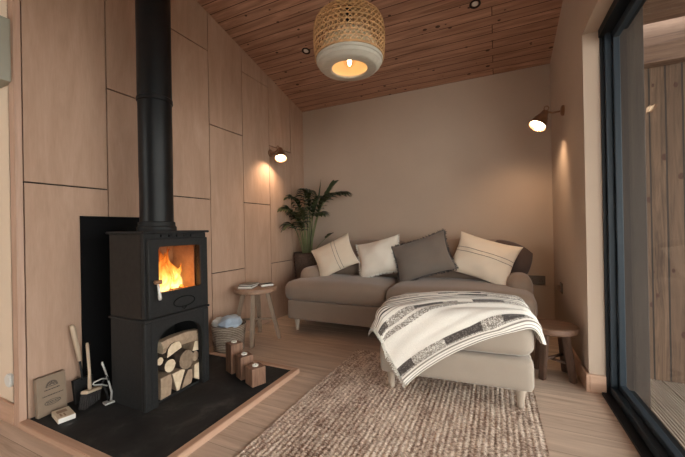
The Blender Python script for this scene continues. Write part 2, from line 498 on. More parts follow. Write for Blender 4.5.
# local: x outward, y negative towards the camera
LY = -4.1
bm = new()
box(bm, .014, .032, -.012, .0, 0, ZD); box(bm, .006, .032, LY, -.012, ZD - .045, ZD)
box(bm, -.012, .035, LY, 0, 0, .014)
box(bm, .032, .14, LY, -.02, 0, .050); box(bm, .032, .10, -.02, 0, 0, ZD); box(bm, .032, .14, LY, -.02, ZD - .03, ZD)
link('outer_frame', bm, M['black'], d)
bm = new()
box(bm, .030, .062, -.035, -.012, .014, ZD - .045, .003)
box(bm, .030, .062, LY, -.012, .014, .058, .003)
box(bm, .062, .094, -.060, -.02, .02, ZD - .05, .004)
box(bm, .062, .094, LY, -.02, .050, .085, .004)
box(bm, .062, .094, LY, -.02, ZD - .08, ZD - .04, .004)
link('leaf_frame', bm, M['grey_alu'], d)
bm = new(); box(bm, .076, .082, LY, -.055, .08, ZD - .07); link('pane', bm, M['glass'], d)

# ------------------------------------------------------------------ outside: deck, fence, soffit, post
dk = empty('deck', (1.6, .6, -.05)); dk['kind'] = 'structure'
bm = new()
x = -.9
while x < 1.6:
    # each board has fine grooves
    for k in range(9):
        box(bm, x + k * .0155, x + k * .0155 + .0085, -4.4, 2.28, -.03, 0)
    box(bm, x, x + .137, -4.4, 2.28, -.034, -.012, mi=1)  # dark base colour stands in for shade down in the grooves
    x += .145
link('deck_boards', bm, [M['deck'], plain('deck_groove_shade', (.05, .035, .028), .95, bump=0)], dk)
bm = new(); box(bm, -8, 8, -8, 8, -.30, -.25)
struct('ground', bm, plain('gravel_ground', (.30, .27, .23), .95, var=.25, scale=30), loc=(8.9, 0, 0))
# screen wall of upright boards across the end of the deck (boards run along local X, stood up)
bm = new(); box(bm, 0, 2.9, 0, 2.6, -.03, 0)
f = struct('wall_deck_screen', bm, M['fence'], loc=(.72, 2.885, -.30), rot=(0, -PI / 2, 0))
f.rotation_euler = Matrix(((0, 1, 0), (0, 0, 1), (1, 0, 0))).to_euler()
f.location = (.70, 2.925, -.30)
bm = new(); box(bm, .657, .778, 2.42, 2.88, -.28, 2.45, .004)
struct('trim_2', bm, M['post'])
bm = new(); box(bm, .70, 3.2, 2.80, 2.884, 2.045, 2.16, .004); struct('trim_3', bm, M['beam'])
bm = new()
y = 2.80
while y > -3.2:
    box(bm, .70, 3.1, y - .142, y - .003, 2.30, 2.33, .003); y -= .145
struct('trim_4', bm, M['beam'])
bm = new(); box(bm, .70, 3.2, 2.86, 2.884, 2.16, 2.5, .004); struct('trim_5', bm, M['beam'])

# ------------------------------------------------------------------ wall-hung cupboard and switch at far left
bm = new()
vs = [(-2.62, .66), (-2.26, .66)]
c = empty('wall_cupboard', (-2.47, .82, 1.80)); tag(c, 'grey-green wall-hung box cupboard on the cream wall, cut by the left picture edge', 'cupboard')
bm = new(); box(bm, -.25, .19, -.10, .018, 0, .33, .006); link('body', bm, M['greycab'], c)
bm = new(); box(bm, -.235, .175, -.112, -.099, .015, .315, .004); link('door', bm, M['greycab'], c)
bm = new(); Mr = Matrix.Translation((-2.372, .84, .225)) @ Matrix.Rotation(PI / 2, 4, 'X')
lathe(bm, [(.036, 0), (.036, .012), (.030, .018), (0.001, .018)], 20, M=Mr, cap0=True)
tag(link('wall_switch', bm, M['white_plastic'], smooth=True, angle=40), 'round white plastic wall fitting low on the cream wall at the left picture edge', 'switch')

# ------------------------------------------------------------------ hearth
h = empty('hearth', (-1.75, 1.38, 0)); h['kind'] = 'structure'
bm = new(); box(bm, XL + .001 + 1.75, -1.305 + 1.75, .863 - 1.38, 1.905 - 1.38, 0, .028)
link('slate_slab', bm, M['slate'], h)
def mitre(pts, z1):
    bm = new()
    a = [bm.verts.new((x + 1.75, y - 1.38, 0)) for x, y in pts]; b = [bm.verts.new((x + 1.75, y - 1.38, z1)) for x, y in pts]
    a = [bm.verts.new((x, y, 0)) for x, y, in []] or a
    bm.faces.new(a[::-1]); bm.faces.new(b)
    for i in range(len(pts)):
        j = (i + 1) % len(pts); bm.faces.new((a[i], a[j], b[j], b[i]))
    bmesh.ops.bevel(bm, geom=bm.edges[:], offset=.003, segments=2, affect='EDGES')
    return bm
link('edging', mitre([(XL + .002, .820), (-1.262, .820), (-1.304, .862), (XL + .002, .862)], .034), M['oakx'], h)
link('edging', mitre([(-1.262, .8205), (-1.262, 1.947), (-1.304, 1.905), (-1.304, .8625)], .034), M['oak'], h)
link('edging', mitre([(-1.2625, 1.9475), (XL + .002, 1.9475), (XL + .002, 1.9055), (-1.3045, 1.9055)], .034), M['oakx'], h)

ZH = .029
# black back plate on the wall
bm = new(); box(bm, XL + .002, XL + .012, 1.112, 1.64, ZH, 1.108, .002)
tag(link('heat_shield', bm, M['plate']), 'flat matt black heat shield panel on the plywood wall behind the stove', 'panel')

# ------------------------------------------------------------------ stove
SX0, SX1, SY0, SY1 = -2.028, -1.722, 1.150, 1.566
st = empty('wood_stove', ((SX0 + SX1) / 2, (SY0 + SY1) / 2, ZH))
tag(st, 'black cast iron wood-burning stove with lit fire, raised on an arched log store', 'stove')
ox, oy, oz = st.location
def L(v): return Vector(v) - Vector((ox, oy, oz))
def sbox(bm, x0, x1, y0, y1, z0, z1, **k): box(bm, x0 - ox, x1 - ox, y0 - oy, y1 - oy, z0 - oz, z1 - oz, **k)
# log store shell: sides, back, arched front
bm = new()
zt = .512
sbox(bm, SX0, SX0 + .012, SY0, SY1, ZH, zt)
sbox(bm, SX0 + .012, SX1 - .0325, SY0, SY0 + .012, ZH, zt)
sbox(bm, SX0 + .012, SX1 - .0325, SY1 - .012, SY1, ZH, zt)
sbox(bm, SX0 + .012, SX1 - .033, SY0 + .012, SY1 - .012, ZH, ZH + .012)
# front plate with arch
yc = (SY0 + SY1) / 2; hw = .152; zs = .35; zr = .112
outer = []; n = 20
arc = [(yc + .012 - hw, ZH)] + [(yc + .012 - hw * math.cos(PI * i / n), zs + zr * math.sin(PI * i / n) ** .8) for i in range(n + 1)] + [(yc + .012 + hw, ZH)]
def plate(x0, x1):
    # strip between arch and outer rectangle
    outr = [(SY0, ZH)]
    for i in range(n + 1):
        yy, zz = arc[i + 1]
        if i == 0: outr.append((SY0, zs))
        elif i == n: outr.append((SY1, zs))
        else: outr.append((SY0 + (SY1 - SY0) * i / n, zt))
    outr.append((SY1, ZH))
    va = [[bm.verts.new(L((x, y, z))) for y, z in arc] for x in (x0, x1)]
    vo = [[bm.verts.new(L((x, y, z))) for y, z in outr] for x in (x0, x1)]
    c0 = [bm.verts.new(L((x, SY0, zt))) for x in (x0, x1)]; c1 = [bm.verts.new(L((x, SY1, zt))) for x in (x0, x1)]
    for k in range(len(arc) - 1):
        for s in (0, 1):
            q = [va[s][k], va[s][k + 1], vo[s][k + 1], vo[s][k]]
            if k == 1: q = [va[s][k], va[s][k + 1], vo[s][k + 1], c0[s], vo[s][k]]
            if k == len(arc) - 3: q = [va[s][k], va[s][k + 1], vo[s][k + 1], c1[s], vo[s][k]]
            bm.faces.new(q)
        bm.faces.new((va[0][k], va[0][k + 1], va[1][k + 1], va[1][k]))
    ends = [vo[i] for i in (0, 1)]
    bm.faces.new((vo[0][0], vo[1][0], vo[1][1], vo[0][1]))
    bm.faces.new((vo[0][-1], vo[1][-1], vo[1][-2], vo[0][-2]))
plate(SX1 - .032, SX1)
for s, yy in ((-1, SY0 + .012), (1, SY1 - .012)):
    sbox(bm, SX1 - .03, SX1 + .008, yy - .022, yy + .022, ZH, zt, bev=.010)
link('log_store', bm, M['iron'], st)
bm = new(); sbox(bm, SX0 - .006, SX1 + .014, SY0 - .012, SY1 + .014, zt, zt + .014, bev=.005)
link('ledge', bm, M['iron'], st)
# firebox: five sided, open at the window
z0 = zt + .014; z1 = .995
wy0, wy1, wz0, wz1 = 1.208, 1.512, .652, .932
bm = new()
sbox(bm, SX0, SX0 + .01, SY0, SY1, z0, z1)
sbox(bm, SX0 + .01, SX1 - .031, SY0, SY0 + .01, z0, z1)
sbox(bm, SX0 + .01, SX1 - .031, SY1 - .01, SY1, z0, z1)
sbox(bm, SX0 + .01, SX1 - .031, SY0 + .01, SY1 - .01, z0, z0 + .02)
link('body', bm, M['iron_side'], st)
bm = new()
sbox(bm, SX1 - .03, SX1, SY0, wy0 - .002, z0, z1, bev=.003)
sbox(bm, SX1 - .03, SX1, wy1 + .002, SY1, z0, z1, bev=.003)
sbox(bm, SX1 - .03, SX1 - .001, wy0 - .002, wy1 + .002, wz1 + .002, z1)
sbox(bm, SX1 - .03, SX1 - .001, wy0 - .002, wy1 + .002, z0, wz0 - .002)
for i in range(5):
    yy = yc - .10 + i * .05
    sbox(bm, SX1 - .004, SX1 + .012, yy - .012, yy + .012, .972, .988, bev=.004)
link('front_plate', bm, M['iron'], st)
bm = new(); sbox(bm, SX0 - .012, SX1 + .018, SY0 - .016, SY1 + .016, .995, 1.010, bev=.006)
link('top_plate', bm, M['iron'], st)
# lining
bm = new()
sbox(bm, SX0 + .03, SX0 + .045, SY0 + .03, SY1 - .03, z0 + .06, .955)
sbox(bm, SX0 + .03, SX1 - .06, SY0 + .03, SY0 + .042, z0 + .06, .955)
sbox(bm, SX0 + .03, SX1 - .06, SY1 - .042, SY1 - .03, z0 + .06, .955)
sbox(bm, SX0 + .03, SX1 - .06, SY0 + .03, SY1 - .03, .94, .955)
sbox(bm, SX0 + .03, SX1 - .035, SY0 + .03, SY1 - .03, z0 + .06, z0 + .075)
link('fire_lining', bm, M['brick'], st)
# door
dr = link('stove_door', new(), M['iron'], st)
bm = new()
dy0, dy1, dz0, dz1 = 1.158, 1.558, .532, .966
xo = SX1 + .002
def dbar(y0, y1, za, zb): sbox(bm, xo, xo + .022, y0, y1, za, zb, bev=.005)
dbar(dy0, wy0 + .012, dz0, dz1); dbar(wy1 - .012, dy1, dz0, dz1)
dbar(wy0, wy1, wz1 - .012, dz1); dbar(wy0, wy1, dz0, wz0 + .012)
# fillets in the window corners
for sy, sz, yy, zz in ((1, 1, wy0 + .010, wz0 + .010), (-1, 1, wy1 - .010, wz0 + .010), (1, -1, wy0 + .010, wz1 - .010), (-1, -1, wy1 - .010, wz1 - .010)):
    a = [L((x, yy + sy * p, zz + sz * q)) for x in (xo + .001, xo + .021) for p, q in ((0, 0), (.018, 0), (.005, .005), (0, .018))]
    v = [bm.verts.new(p) for p in a]
    for q in ((0, 1, 2, 3), (4, 5, 6, 7), (0, 1, 5, 4), (1, 2, 6, 5), (2, 3, 7, 6), (3, 0, 4, 7)): bm.faces.new([v[i] for i in q])
bmesh.ops.recalc_face_normals(bm, faces=bm.faces); bm.to_mesh(dr.data); bm.free()
bm = new(); sbox(bm, xo + .006, xo + .010, wy0, wy1, wz0, wz1); link('window_glass', bm, M['stoveglass'], dr)
# oval badge with a little tail
bm = new()
pts = []
cyb, czb = 1.378, .588
for i in range(41):
    a = 2 * PI * i / 40
    pts.append(L((xo + .024, cyb + .072 * math.cos(a), czb + .030 * math.sin(a))))
tube(bm, pts, .0032, 6, caps=False)
tube(bm, [L((xo + .024, cyb - .022, czb - .028)), L((xo + .024, cyb - .002, czb - .046)), L((xo + .024, cyb + .016, czb - .028))], .003, 6)
link('oval_badge', bm, M['plate'], dr)
hd = link('handle', new(), M['steel'], dr)
bm = new()
tube(bm, [L((xo + .02, 1.190, .728)), L((xo + .058, 1.190, .728))], .006, 10)
tube(bm, [L((xo + .052, 1.190, .728)), L((xo + .056, 1.192, .690)), L((xo + .060, 1.194, .640)), L((xo + .060, 1.194, .632))], [.006, .007, .010, .007], 12)
bm.to_mesh(hd.data); bm.free()
hd.data.polygons.foreach_set('use_smooth', [True] * len(hd.data.polygons))
bm = new(); tube(bm, [L((xo + .050, 1.172, .730)), L((xo + .054, 1.208, .730))], .011, 14); link('knob', bm, M['brass'], hd, smooth=True, angle=50)
# flue collar and flue
fx, fy = -1.885, 1.345
bm = new(); lathe(bm, [(.108, 1.010), (.108, 1.034), (.101, 1.040), (.101, 1.062), (.094, 1.066)], 40, c=(fx - ox, fy - oy, -oz)); link('flue_collar', bm, M['iron'], st, smooth=True, angle=35)
bm = new(); zt2 = zc(fy) + .05
lathe(bm, [(.0925, 1.012), (.0925, 1.33), (.0935, 1.335), (.0935, 1.79), (.099, 1.795), (.099, 1.815), (.095, 1.82), (.095, zt2)], 40, c=(fx - ox, fy - oy, -oz)); link('flue_pipe', bm, M['flue'], st, smooth=True, angle=35)

# fire: flames, burning logs
def flame(name, cx, cy, z0, hgt, r, sd, lean=(0, 0), squash=.5):
    bm = new(); rings = []
    nr, nn = 16, 18
    for i in range(nr + 1):
        t = i / nr
        rr = r * (math.sin(PI * min(1, t * .9 + .18)) ** .9 if t < .9 else (1 - t) * 3.0) * (1 - t * .55)
        rr = max(rr, .0008)
        ox2 = lean[0] * t + .018 * math.sin(t * 6 + sd) * t; oy2 = lean[1] * t + .024 * math.sin(t * 7 + sd * 2) * t
        ring = []
        for k in range(nn):
            a = 2 * PI * k / nn
            w = 1 + .35 * noise.noise(Vector((math.cos(a) * 1.4 + sd, math.sin(a) * 1.4, t * 4)))
            ring.append(bm.verts.new((ox2 + rr * squash * w * math.cos(a), oy2 + rr * w * math.sin(a), t * hgt)))
        rings.append(ring)
    for a, b in zip(rings, rings[1:]):
        for k in range(nn): bm.faces.new((a[k], a[(k + 1) % nn], b[(k + 1) % nn], b[k]))
    return link(name, bm, M['flame'], fire, loc=(cx - FX, cy - FY, z0 - FZ), smooth=True)
FX, FY, FZ = -1.88, 1.37, z0 + .076
fire = empty('log_fire', (FX, FY, FZ)); tag(fire, 'orange log fire burning behind the stove window', 'fire')
for i, (a, b, hh, r, ln) in enumerate([(-1.84, 1.34, .24, .055, (0, .03)), (-1.93, 1.34, .30, .06, (0, .04)), (-1.94, 1.48, .27, .06, (0, -.05)), (-1.86, 1.33, .19, .050, (0, .02)), (-1.88, 1.39, .27, .060, (0, .01)), (-1.90, 1.37, .25, .045, (0, -.03)),
                                   (-1.85, 1.43, .15, .040, (0, .03)), (-1.91, 1.46, .24, .050, (0, -.02)), (-1.90, 1.50, .16, .035, (0, 0)), (-1.91, 1.29, .13, .035, (0, .01)),
                                   (-1.93, 1.42, .28, .055, (0, -.05))]):
    flame('flame', a, b, FZ + .035, hh, r, i * 1.7, ln)
bm = new()
tube(bm, [(-.02, -.15, .03), (.0, 0, .035), (-.01, .14, .03)], [.026, .032, .027], 9)
link('burning_log', bm, M['ember'], fire)
bm = new(); tube(bm, [(.05, -.12, .024), (.03, 0, .024), (.06, .13, .026)], [.02, .024, .02], 9)
link('burning_log', bm, M['ember'], fire)

# ------------------------------------------------------------------ firewood
def poly_log(name, ctr, prof, length, m_end, m_side, label, depth_dir='x', tilt=0.0):
    cx, cy, cz = ctr
    bm = new(); nseg = 5; rings = []
    for s in range(nseg + 1):
        t = s / nseg
        ring = []
        for k, (py, pz) in enumerate(prof):
            w = 1 + .10 * noise.noise(Vector((k * 1.7 + cy * 20, t * 3, cz * 9)))
            ring.append(bm.verts.new((-t * length, py * w, pz * w + 0 * tilt * t)))
        rings.append(ring)
    for a, b in zip(rings, rings[1:]):
        for i in range(len(prof)):
            f = bm.faces.new((a[i], a[(i + 1) % len(prof)], b[(i + 1) % len(prof)], b[i])); f.material_index = 1
    bm.faces.new(rings[0]).material_index = 0; bm.faces.new(rings[-1][::-1]).material_index = 0
    bmesh.ops.bevel(bm, geom=[e for e in bm.edges if len(e.link_faces) == 2 and e.link_faces[0].material_index != e.link_faces[1].material_index], offset=.0025, segments=1, affect='EDGES')
    o = link(name, bm, [m_end, m_side], loc=ctr)
    if depth_dir == 'y': o.rotation_euler = (0, 0, PI / 2 * -1)
    if tilt: o.rotation_euler = (tilt, 0, 0)
    tag(o, label, 'firewood', 'firewood in the stove log store')
    return o
def ring(r, n=12, sy=1, sz=1, rot=0): return [(r * sy * math.cos(2 * PI * i / n + rot), r * sz * math.sin(2 * PI * i / n + rot)) for i in range(n)]
zb = ZH + .013
half = [(-.052, -.020), (.050, .012), (.046, .034), (.030, .052), (.006, .060), (-.022, .052), (-.045, .030)]
poly_log('firewood_log', (-1.752, 1.290, zb + .062), [(-.034, -.062), (.030, -.060), (.040, .02), (.030, .062), (-.034, .060)], .25, M['log_mid'], M['log_mid'], 'tan split log standing lowest at the left of the log store', )
poly_log('firewood_log', (-1.756, 1.372, zb + .058), [(-.038, .058), (-.008, -.055), (.008, -.058), (.052, .050), (.030, .060)], .25, M['log_pale'], M['log_mid'], 'pale triangular split log at bottom centre of the log store')
poly_log('firewood_log', (-1.760, 1.445, zb + .046), [(-.044, -.046), (.026, -.044), (.036, -.01), (.032, .046), (.004, .052), (-.02, .012)], .25, M['log_mid'], M['bark'], 'tan wedge log beside the pale triangular one, bottom row')
poly_log('firewood_log', (-1.752, 1.512, zb + .062), [(-.028, -.030), (.020, -.062), (.034, -.05), (.034, .064), (-.022, .050)], .25, M['log_pale'], M['log_mid'], 'pale square-cut log at bottom right of the log store')
poly_log('firewood_log', (-1.758, 1.322, .212), ring(.036, 12, 1, 1.05), .24, M['log_pale'], M['bark'], 'small round log with pale sawn end above the lowest left log')
poly_log('firewood_log', (-1.756, 1.436, .206), ring(.052, 14, 1, 1.15, .3), .25, M['log_brown'], M['bark'], 'large round log with dark brown end in the middle of the stack')
poly_log('firewood_log', (-1.770, 1.512, .200), ring(.030, 9, .9, 1.1, .3), .22, M['log_mid'], M['bark'], 'small brown log end between the big dark log and the right leg of the store')
poly_log('firewood_log', (-1.752, 1.350, .284), half, .24, M['log_pale'], M['bark'], 'half-round pale split log high on the left of the stack')
poly_log('firewood_log', (-1.770, 1.268, .255), ring(.022, 8, 1, 1.1), .22, M['log_pale'], M['bark'], 'thin pale log end wedged at far left of the stack')
bm = new()
prof = [(-.035, -.028), (.03, -.032), (.04, 0), (.024, .034), (-.02, .036), (-.038, .01)]
rr = []
for s in range(7):
    t = s / 6
    rr.append([bm.verts.new((px * (1 + .1 * math.sin(s * 2 + k)), -.135 + .27 * t, pz + .012 * math.sin(t * PI))) for k, (px, pz) in enumerate(prof)])
for a, b in zip(rr, rr[1:]):
    for i in range(6): bm.faces.new((a[i], a[(i + 1) % 6], b[(i + 1) % 6], b[i])).material_index = 1
bm.faces.new(rr[0]); bm.faces.new(rr[-1][::-1])
tag(link('firewood_log', bm, [M['log_pale'], M['log_mid']], loc=(-1.80, 1.415, .325)), 'long tan split log lying crosswise on top of the stack', 'firewood', 'firewood in the stove log store')
bm = new(); prof = [(-.03, -.02), (.03, -.03), (.028, .03), (-.01, .035)]
rr = [[bm.verts.new((-t, py, pz)) for py, pz in prof] for t in (0, .1, .2)]
for a, b in zip(rr, rr[1:]):
    for i in range(4): bm.faces.new((a[i], a[(i + 1) % 4], b[(i + 1) % 4], b[i])).material_index = 1
bm.faces.new(rr[0]); bm.faces.new(rr[-1][::-1])
tag(link('firewood_log', bm, [M['log_pale'], M['log_mid']], loc=(-1.765, 1.515, .262)), 'pale split log end high on the right of the stack', 'firewood', 'firewood in the stove log store')

# ------------------------------------------------------------------ things on the hearth, left
# leaning kraft box
kb = empty('kraft_box', (-2.218, .945, ZH + .001)); tag(kb, 'flat brown kraft box with dark printed emblem leaning on the plywood wall', 'box')
kb.rotation_euler = (0, math.radians(-5), math.radians(3))
bm = new(); box(bm, -.006, .022, -.068, .066, 0, .205, .002); link('carton', bm, M['kraft'], kb)
bm = new(); X = .0228
def seg(bm, y0, z0, y1, z1, w=.002, x=X):
    tube(bm, [(x, y0, z0), (x, y1, z1)], w * .5, 4)
for rad in (.026, .022):
    pts = [(X, rad * math.cos(PI * i / 14), .148 + rad * math.sin(PI * i / 14)) for i in range(15)]
    tube(bm, pts, .0012, 4)
for i in range(1, 8):
    a = PI * i / 8; seg(bm, .008 * math.cos(a), .148 + .008 * math.sin(a), .021 * math.cos(a), .148 + .021 * math.sin(a), .003)
seg(bm, -.028, .146, .028, .146, .003)
link('printed_emblem', bm, M['ink'], kb)
bm = new()
random.seed(3)
def dashes(y0, y1, z, h):
    y = y0
    while y < y1:
        w = random.uniform(.003, .007); box(bm, X - .0006, X + .0006, y, y + w, z, z + h * random.uniform(.6, 1)); y += w + .002
dashes(-.034, .034, .128, .006); link('printed_line', bm, M['ink'], kb)
bm = new(); dashes(-.045, .045, .098, .005); link('printed_line', bm, M['ink'], kb)
bm = new()
pts = [(X, .036 * math.cos(2 * PI * i / 24), .062 + .013 * math.sin(2 * PI * i / 24)) for i in range(25)]
tube(bm, pts, .0012, 4)
dashes(-.028, .028, .064, .004); dashes(-.026, .026, .056, .004)
link('printed_oval', bm, M['ink'], kb)
# matchbox
mb = empty('matchbox', (-2.095, .945, ZH + .001), math.radians(-12)); tag(mb, 'small cream and white matchbox lying on the slate in front of the kraft box', 'box')
bm = new(); box(bm, -.062, .062, -.036, .036, 0, .026, .0015); link('sleeve', bm, M['cream_card'], mb)
bm = new(); box(bm, .050, .0628, -.0345, .0345, .0015, .0245); box(bm, -.0625, .0625, .0355, .0365, .002, .024); link('tray', bm, M['paper'], mb)
bm = new(); box(bm, -.040, -.005, -.024, .018, .0262, .0268); box(bm, .006, .04, -.02, -.012, .0262, .0268); box(bm, .006, .046, -.004, .002, .0262, .0268)
link('printed_label', bm, M['brown_print'], mb)

# shovel with wooden grip leaning on the wall
sh = empty('hearth_shovel', (-2.20, 1.085, ZH)); tag(sh, 'black hearth shovel with pale wooden grip leaning upright on the plywood wall', 'shovel')
bm = new(); tube(bm, [(-.006, -.006, .235), (-.012, -.018, .32), (-.018, -.034, .43), (-.020, -.040, .448)], [.011, .0125, .014, .010], 12)
link('grip', bm, M['handle_wood'], sh, smooth=True)
bm = new(); tube(bm, [(.006, .0, .12), (-.006, -.006, .23)], .006, 8); link('shaft', bm, M['iron'], sh)
bm = new()
Mp = Matrix.Translation((.020, .0, .008)) @ Matrix.Rotation(math.radians(-10), 4, 'Y')
box(bm, -.003, .0, -.050, .045, 0, .13, M=Mp); box(bm, 0, .024, -.052, -.048, 0, .13, M=Mp); box(bm, 0, .024, .043, .047, 0, .13, M=Mp); box(bm, 0, .024, -.050, .045, .126, .13, M=Mp)
link('pan', bm, M['iron'], sh)
# brush
br = empty('hearth_brush', (-2.105, 1.075, ZH), math.radians(28)); tag(br, 'long-handled hearth brush with pale wooden block and black bristles', 'brush')
bm = new()
Mb = Matrix.Rotation(math.radians(-12), 4, 'X')
box(bm, -.020, .020, -.062, .062, .070, .088, .005, M=Mb); link('block', bm, M['handle_wood'], br)
bm = new()
for i in range(26):
    for j in range(8):
        x0, y0 = -.015 + j * .0042, -.057 + i * .0045
        a = Mb @ Vector((x0, y0, .071)); b = Vector((x0 * 1.25 + random.uniform(-.003, .003), y0 * 1.05 + random.uniform(-.003, .003), random.uniform(.002, .008)))
        tube(bm, [a, b], [.0028, .0016], 4)
o = link('bristles', bm, M['bristle'], br)
bm = new(); tube(bm, [(0, -.0, .085), (-.022, .032, .18), (-.056, .067, .318), (-.060, .071, .33)], [.010, .0075, .0085, .006], 10); link('handle', bm, M['handle_wood'], br, smooth=True)
# fire tongs / cast tool
tg = empty('fire_tongs', (-2.03, 1.135, ZH), math.radians(-10)); tag(tg, 'grey metal fire tongs with loop handle and flat foot beside the stove', 'tongs')
bm = new(); box(bm, -.02, .026, -.028, .026, 0, .010, .003); link('foot', bm, M['steel'], tg)
bm = new(); tube(bm, [(.006, .008, .008), (.010, .010, .06), (-.004, -.002, .13), (.0, -.016, .185), (.0, -.030, .235), (0, -.030, .245)], [.006, .0055, .005, .005, .006, .004], 8); link('arm', bm, M['steel'], tg, smooth=True)
bm = new(); tube(bm, [(-.006, -.0, .008), (-.012, -.01, .07), (-.006, -.03, .12), (.0, -.012, .165), (.004, .0, .13)], .0055, 8); link('arm', bm, M['iron'], tg, smooth=True)
bm = new(); tube(bm, [(0, -.008, .142), (.0, -.035, .150), (.0, -.070, .144), (0, -.076, .136), (0, -.068, .128), (0, -.035, .118), (0, -.008, .100)], .004, 8); link('loop', bm, M['steel'], tg, smooth=True)

# three candle holders
def block(cx, cy, hgt, rz, label, w=.086):
    e = empty('candle_holder', (cx, cy, ZH + .0005), rz); tag(e, label, 'candle holder', 'wooden candle holders on the hearth')
    bm = new(); box(bm, -w / 2, w / 2, -w / 2, w / 2, 0, hgt, .003)
    link('block', bm, M['block'], e)
    bm = new(); lathe(bm, [(.001, hgt + .001), (.019, hgt + .001), (.0195, hgt + .007), (.018, hgt + .007), (.017, hgt + .004), (.001, hgt + .004)], 20)
    t = link('tealight', bm, M['wax'], e, smooth=True, angle=40)
    bm = new(); tube(bm, [(0, 0, hgt + .003), (.001, 0, hgt + .011)], .0012, 5); link('wick', bm, M['ink'], t)
block(-1.665, 1.745, .198, math.radians(-20), 'tallest of the three reddish wooden tealight blocks, nearest the stove')
block(-1.535, 1.700, .148, math.radians(-24), 'middle-height reddish wooden tealight block, between the tall and short ones')
block(-1.405, 1.655, .110, math.radians(-22), 'shortest and palest wooden tealight block at the front of the three', .094)

# basket with cloths
bk = empty('basket', (-2.045, 2.085, 0)); tag(bk, 'pale round woven basket on the floor between the stove and the wooden stool', 'basket')
bm = new()
prof = [(.001, .008), (.118, .006)]
for i in range(13):
    t = i / 12; r = .118 + .018 * t
    prof += [(r + .004, .01 + .205 * t + .004), (r, .01 + .205 * (t + .5 / 12) + .004)]
prof += [(.142, .228), (.134, .232), (.128, .222), (.112, .02), (.001, .02)]
lathe(bm, prof, 40); link('woven_body', bm, M['basket'], bk, smooth=True)
for s in (-1, 1):
    bm = new(); tube(bm, [(s * .045, -.140, .205), (s * .045 * .9, -.148, .235), (0 + s * .02, -.150, .25)], .006, 6)
    tube(bm, [(s * .02, -.150, .25), (0, -.150, .252)], .006, 6) if s > 0 else None
    bm.free()
def crumple(name, mat, cx, cy, cz, r, sq, label, sd):
    bm = new(); bmesh.ops.create_icosphere(bm, subdivisions=4, radius=1)
    for v in bm.verts:
        p = v.co.copy(); k = 1 + .22 * noise.noise(p * 1.7 + Vector((sd, 0, 0))) - .16 * abs(noise.noise(p * 3.5 + Vector((0, sd, 0))))
        v.co = Vector((p.x * r * k, p.y * r * k, p.z * r * k * sq))
    o = link(name, bm, mat, loc=(cx, cy, cz), smooth=True)
    tag(o, label, 'cloth', 'rolled cloths in the basket')
crumple('rolled_cloth', M['cloth_blue'], -2.000, 2.060, .243, .092, .66, 'crumpled blue-grey cloth bulging from the right side of the woven basket', 2.0)
crumple('rolled_cloth', M['cloth_white'], -2.108, 2.050, .232, .066, .75, 'pale grey cloth on the left side of the woven basket', 5.0)
crumple('rolled_cloth', M['cloth_white'], -2.050, 2.150, .235, .068, .75, 'pale grey cloth at the back of the woven basket behind the blue-grey one', 9.0)

# ------------------------------------------------------------------ stools
def stool(cx, cy, ht, r, rz, mt, ml, label, n=4, th=.042, splay=.055, feet=None):
    e = empty('wooden_stool', (cx, cy, 0), rz); tag(e, label, 'stool', 'rustic round wooden stools')
    bm = new(); prof = [(.001, ht - th), (r - .010, ht - th), (r - .002, ht - th + .006), (r, ht - th / 2), (r - .002, ht - .006), (r - .010, ht), (.001, ht)]
    lathe(bm, prof, 40)
    for v in bm.verts:
        a = math.atan2(v.co.y, v.co.x); v.co.x *= 1 + .02 * math.sin(3 * a + cx); v.co.y *= 1 + .02 * math.sin(2 * a)
    link('seat', bm, mt, e, smooth=True, angle=35)
    tops = []
    for k in range(n):
        a = 2 * PI * k / n + PI / n
        t = Vector((math.cos(a), math.sin(a), 0)); 
        p0 = t * (r * .55); p0.z = ht - th + .002; p1 = t * (r * .55 + splay + .03); p1.z = .0
        bm = new()
        d = (p1 - p0).normalized()
        sw = .030
        u = Vector((-t.y, t.x, 0)); w = t
        vs = []
        for p, s in ((p0, 1.0), (p1, .95)):
            for (i, j) in ((-1, -1), (1, -1), (1, 1), (-1, 1)): vs.append(bm.verts.new(p + u * i * sw * s * .5 * 1.3 + w * j * sw * s * .5 * 1.2))
        for q in ((0, 1, 2, 3), (4, 5, 6, 7), (0, 1, 5, 4), (1, 2, 6, 5), (2, 3, 7, 6), (3, 0, 4, 7)): bm.faces.new([vs[i] for i in q])
        bmesh.ops.recalc_face_normals(bm, faces=bm.faces)
        bmesh.ops.bevel(bm, geom=bm.edges[:], offset=.004, segments=2, affect='EDGES')
        link('leg', bm, ml, e)
        tops.append((p0, p1))
    for k in range(2):
        a, b = tops[k], tops[k + n // 2]
        f = .58 + .06 * k
        bm = new(); tube(bm, [a[0].lerp(a[1], f), b[0].lerp(b[1], f)], .0095, 8); link('stretcher', bm, ml, e, smooth=True)
    return e
stool(-2.020, 2.400, .485, .190, math.radians(-15), M['stooltop'], M['stoolwood'], 'grey-brown round wooden stool carrying books, between basket and sofa', splay=.075)
stool(.332, 2.570, .340, .145, math.radians(5), M['stooltop2'], M['stoolwood2'], 'reddish round wooden stool in the corner behind the footstool by the right wall', splay=.012)
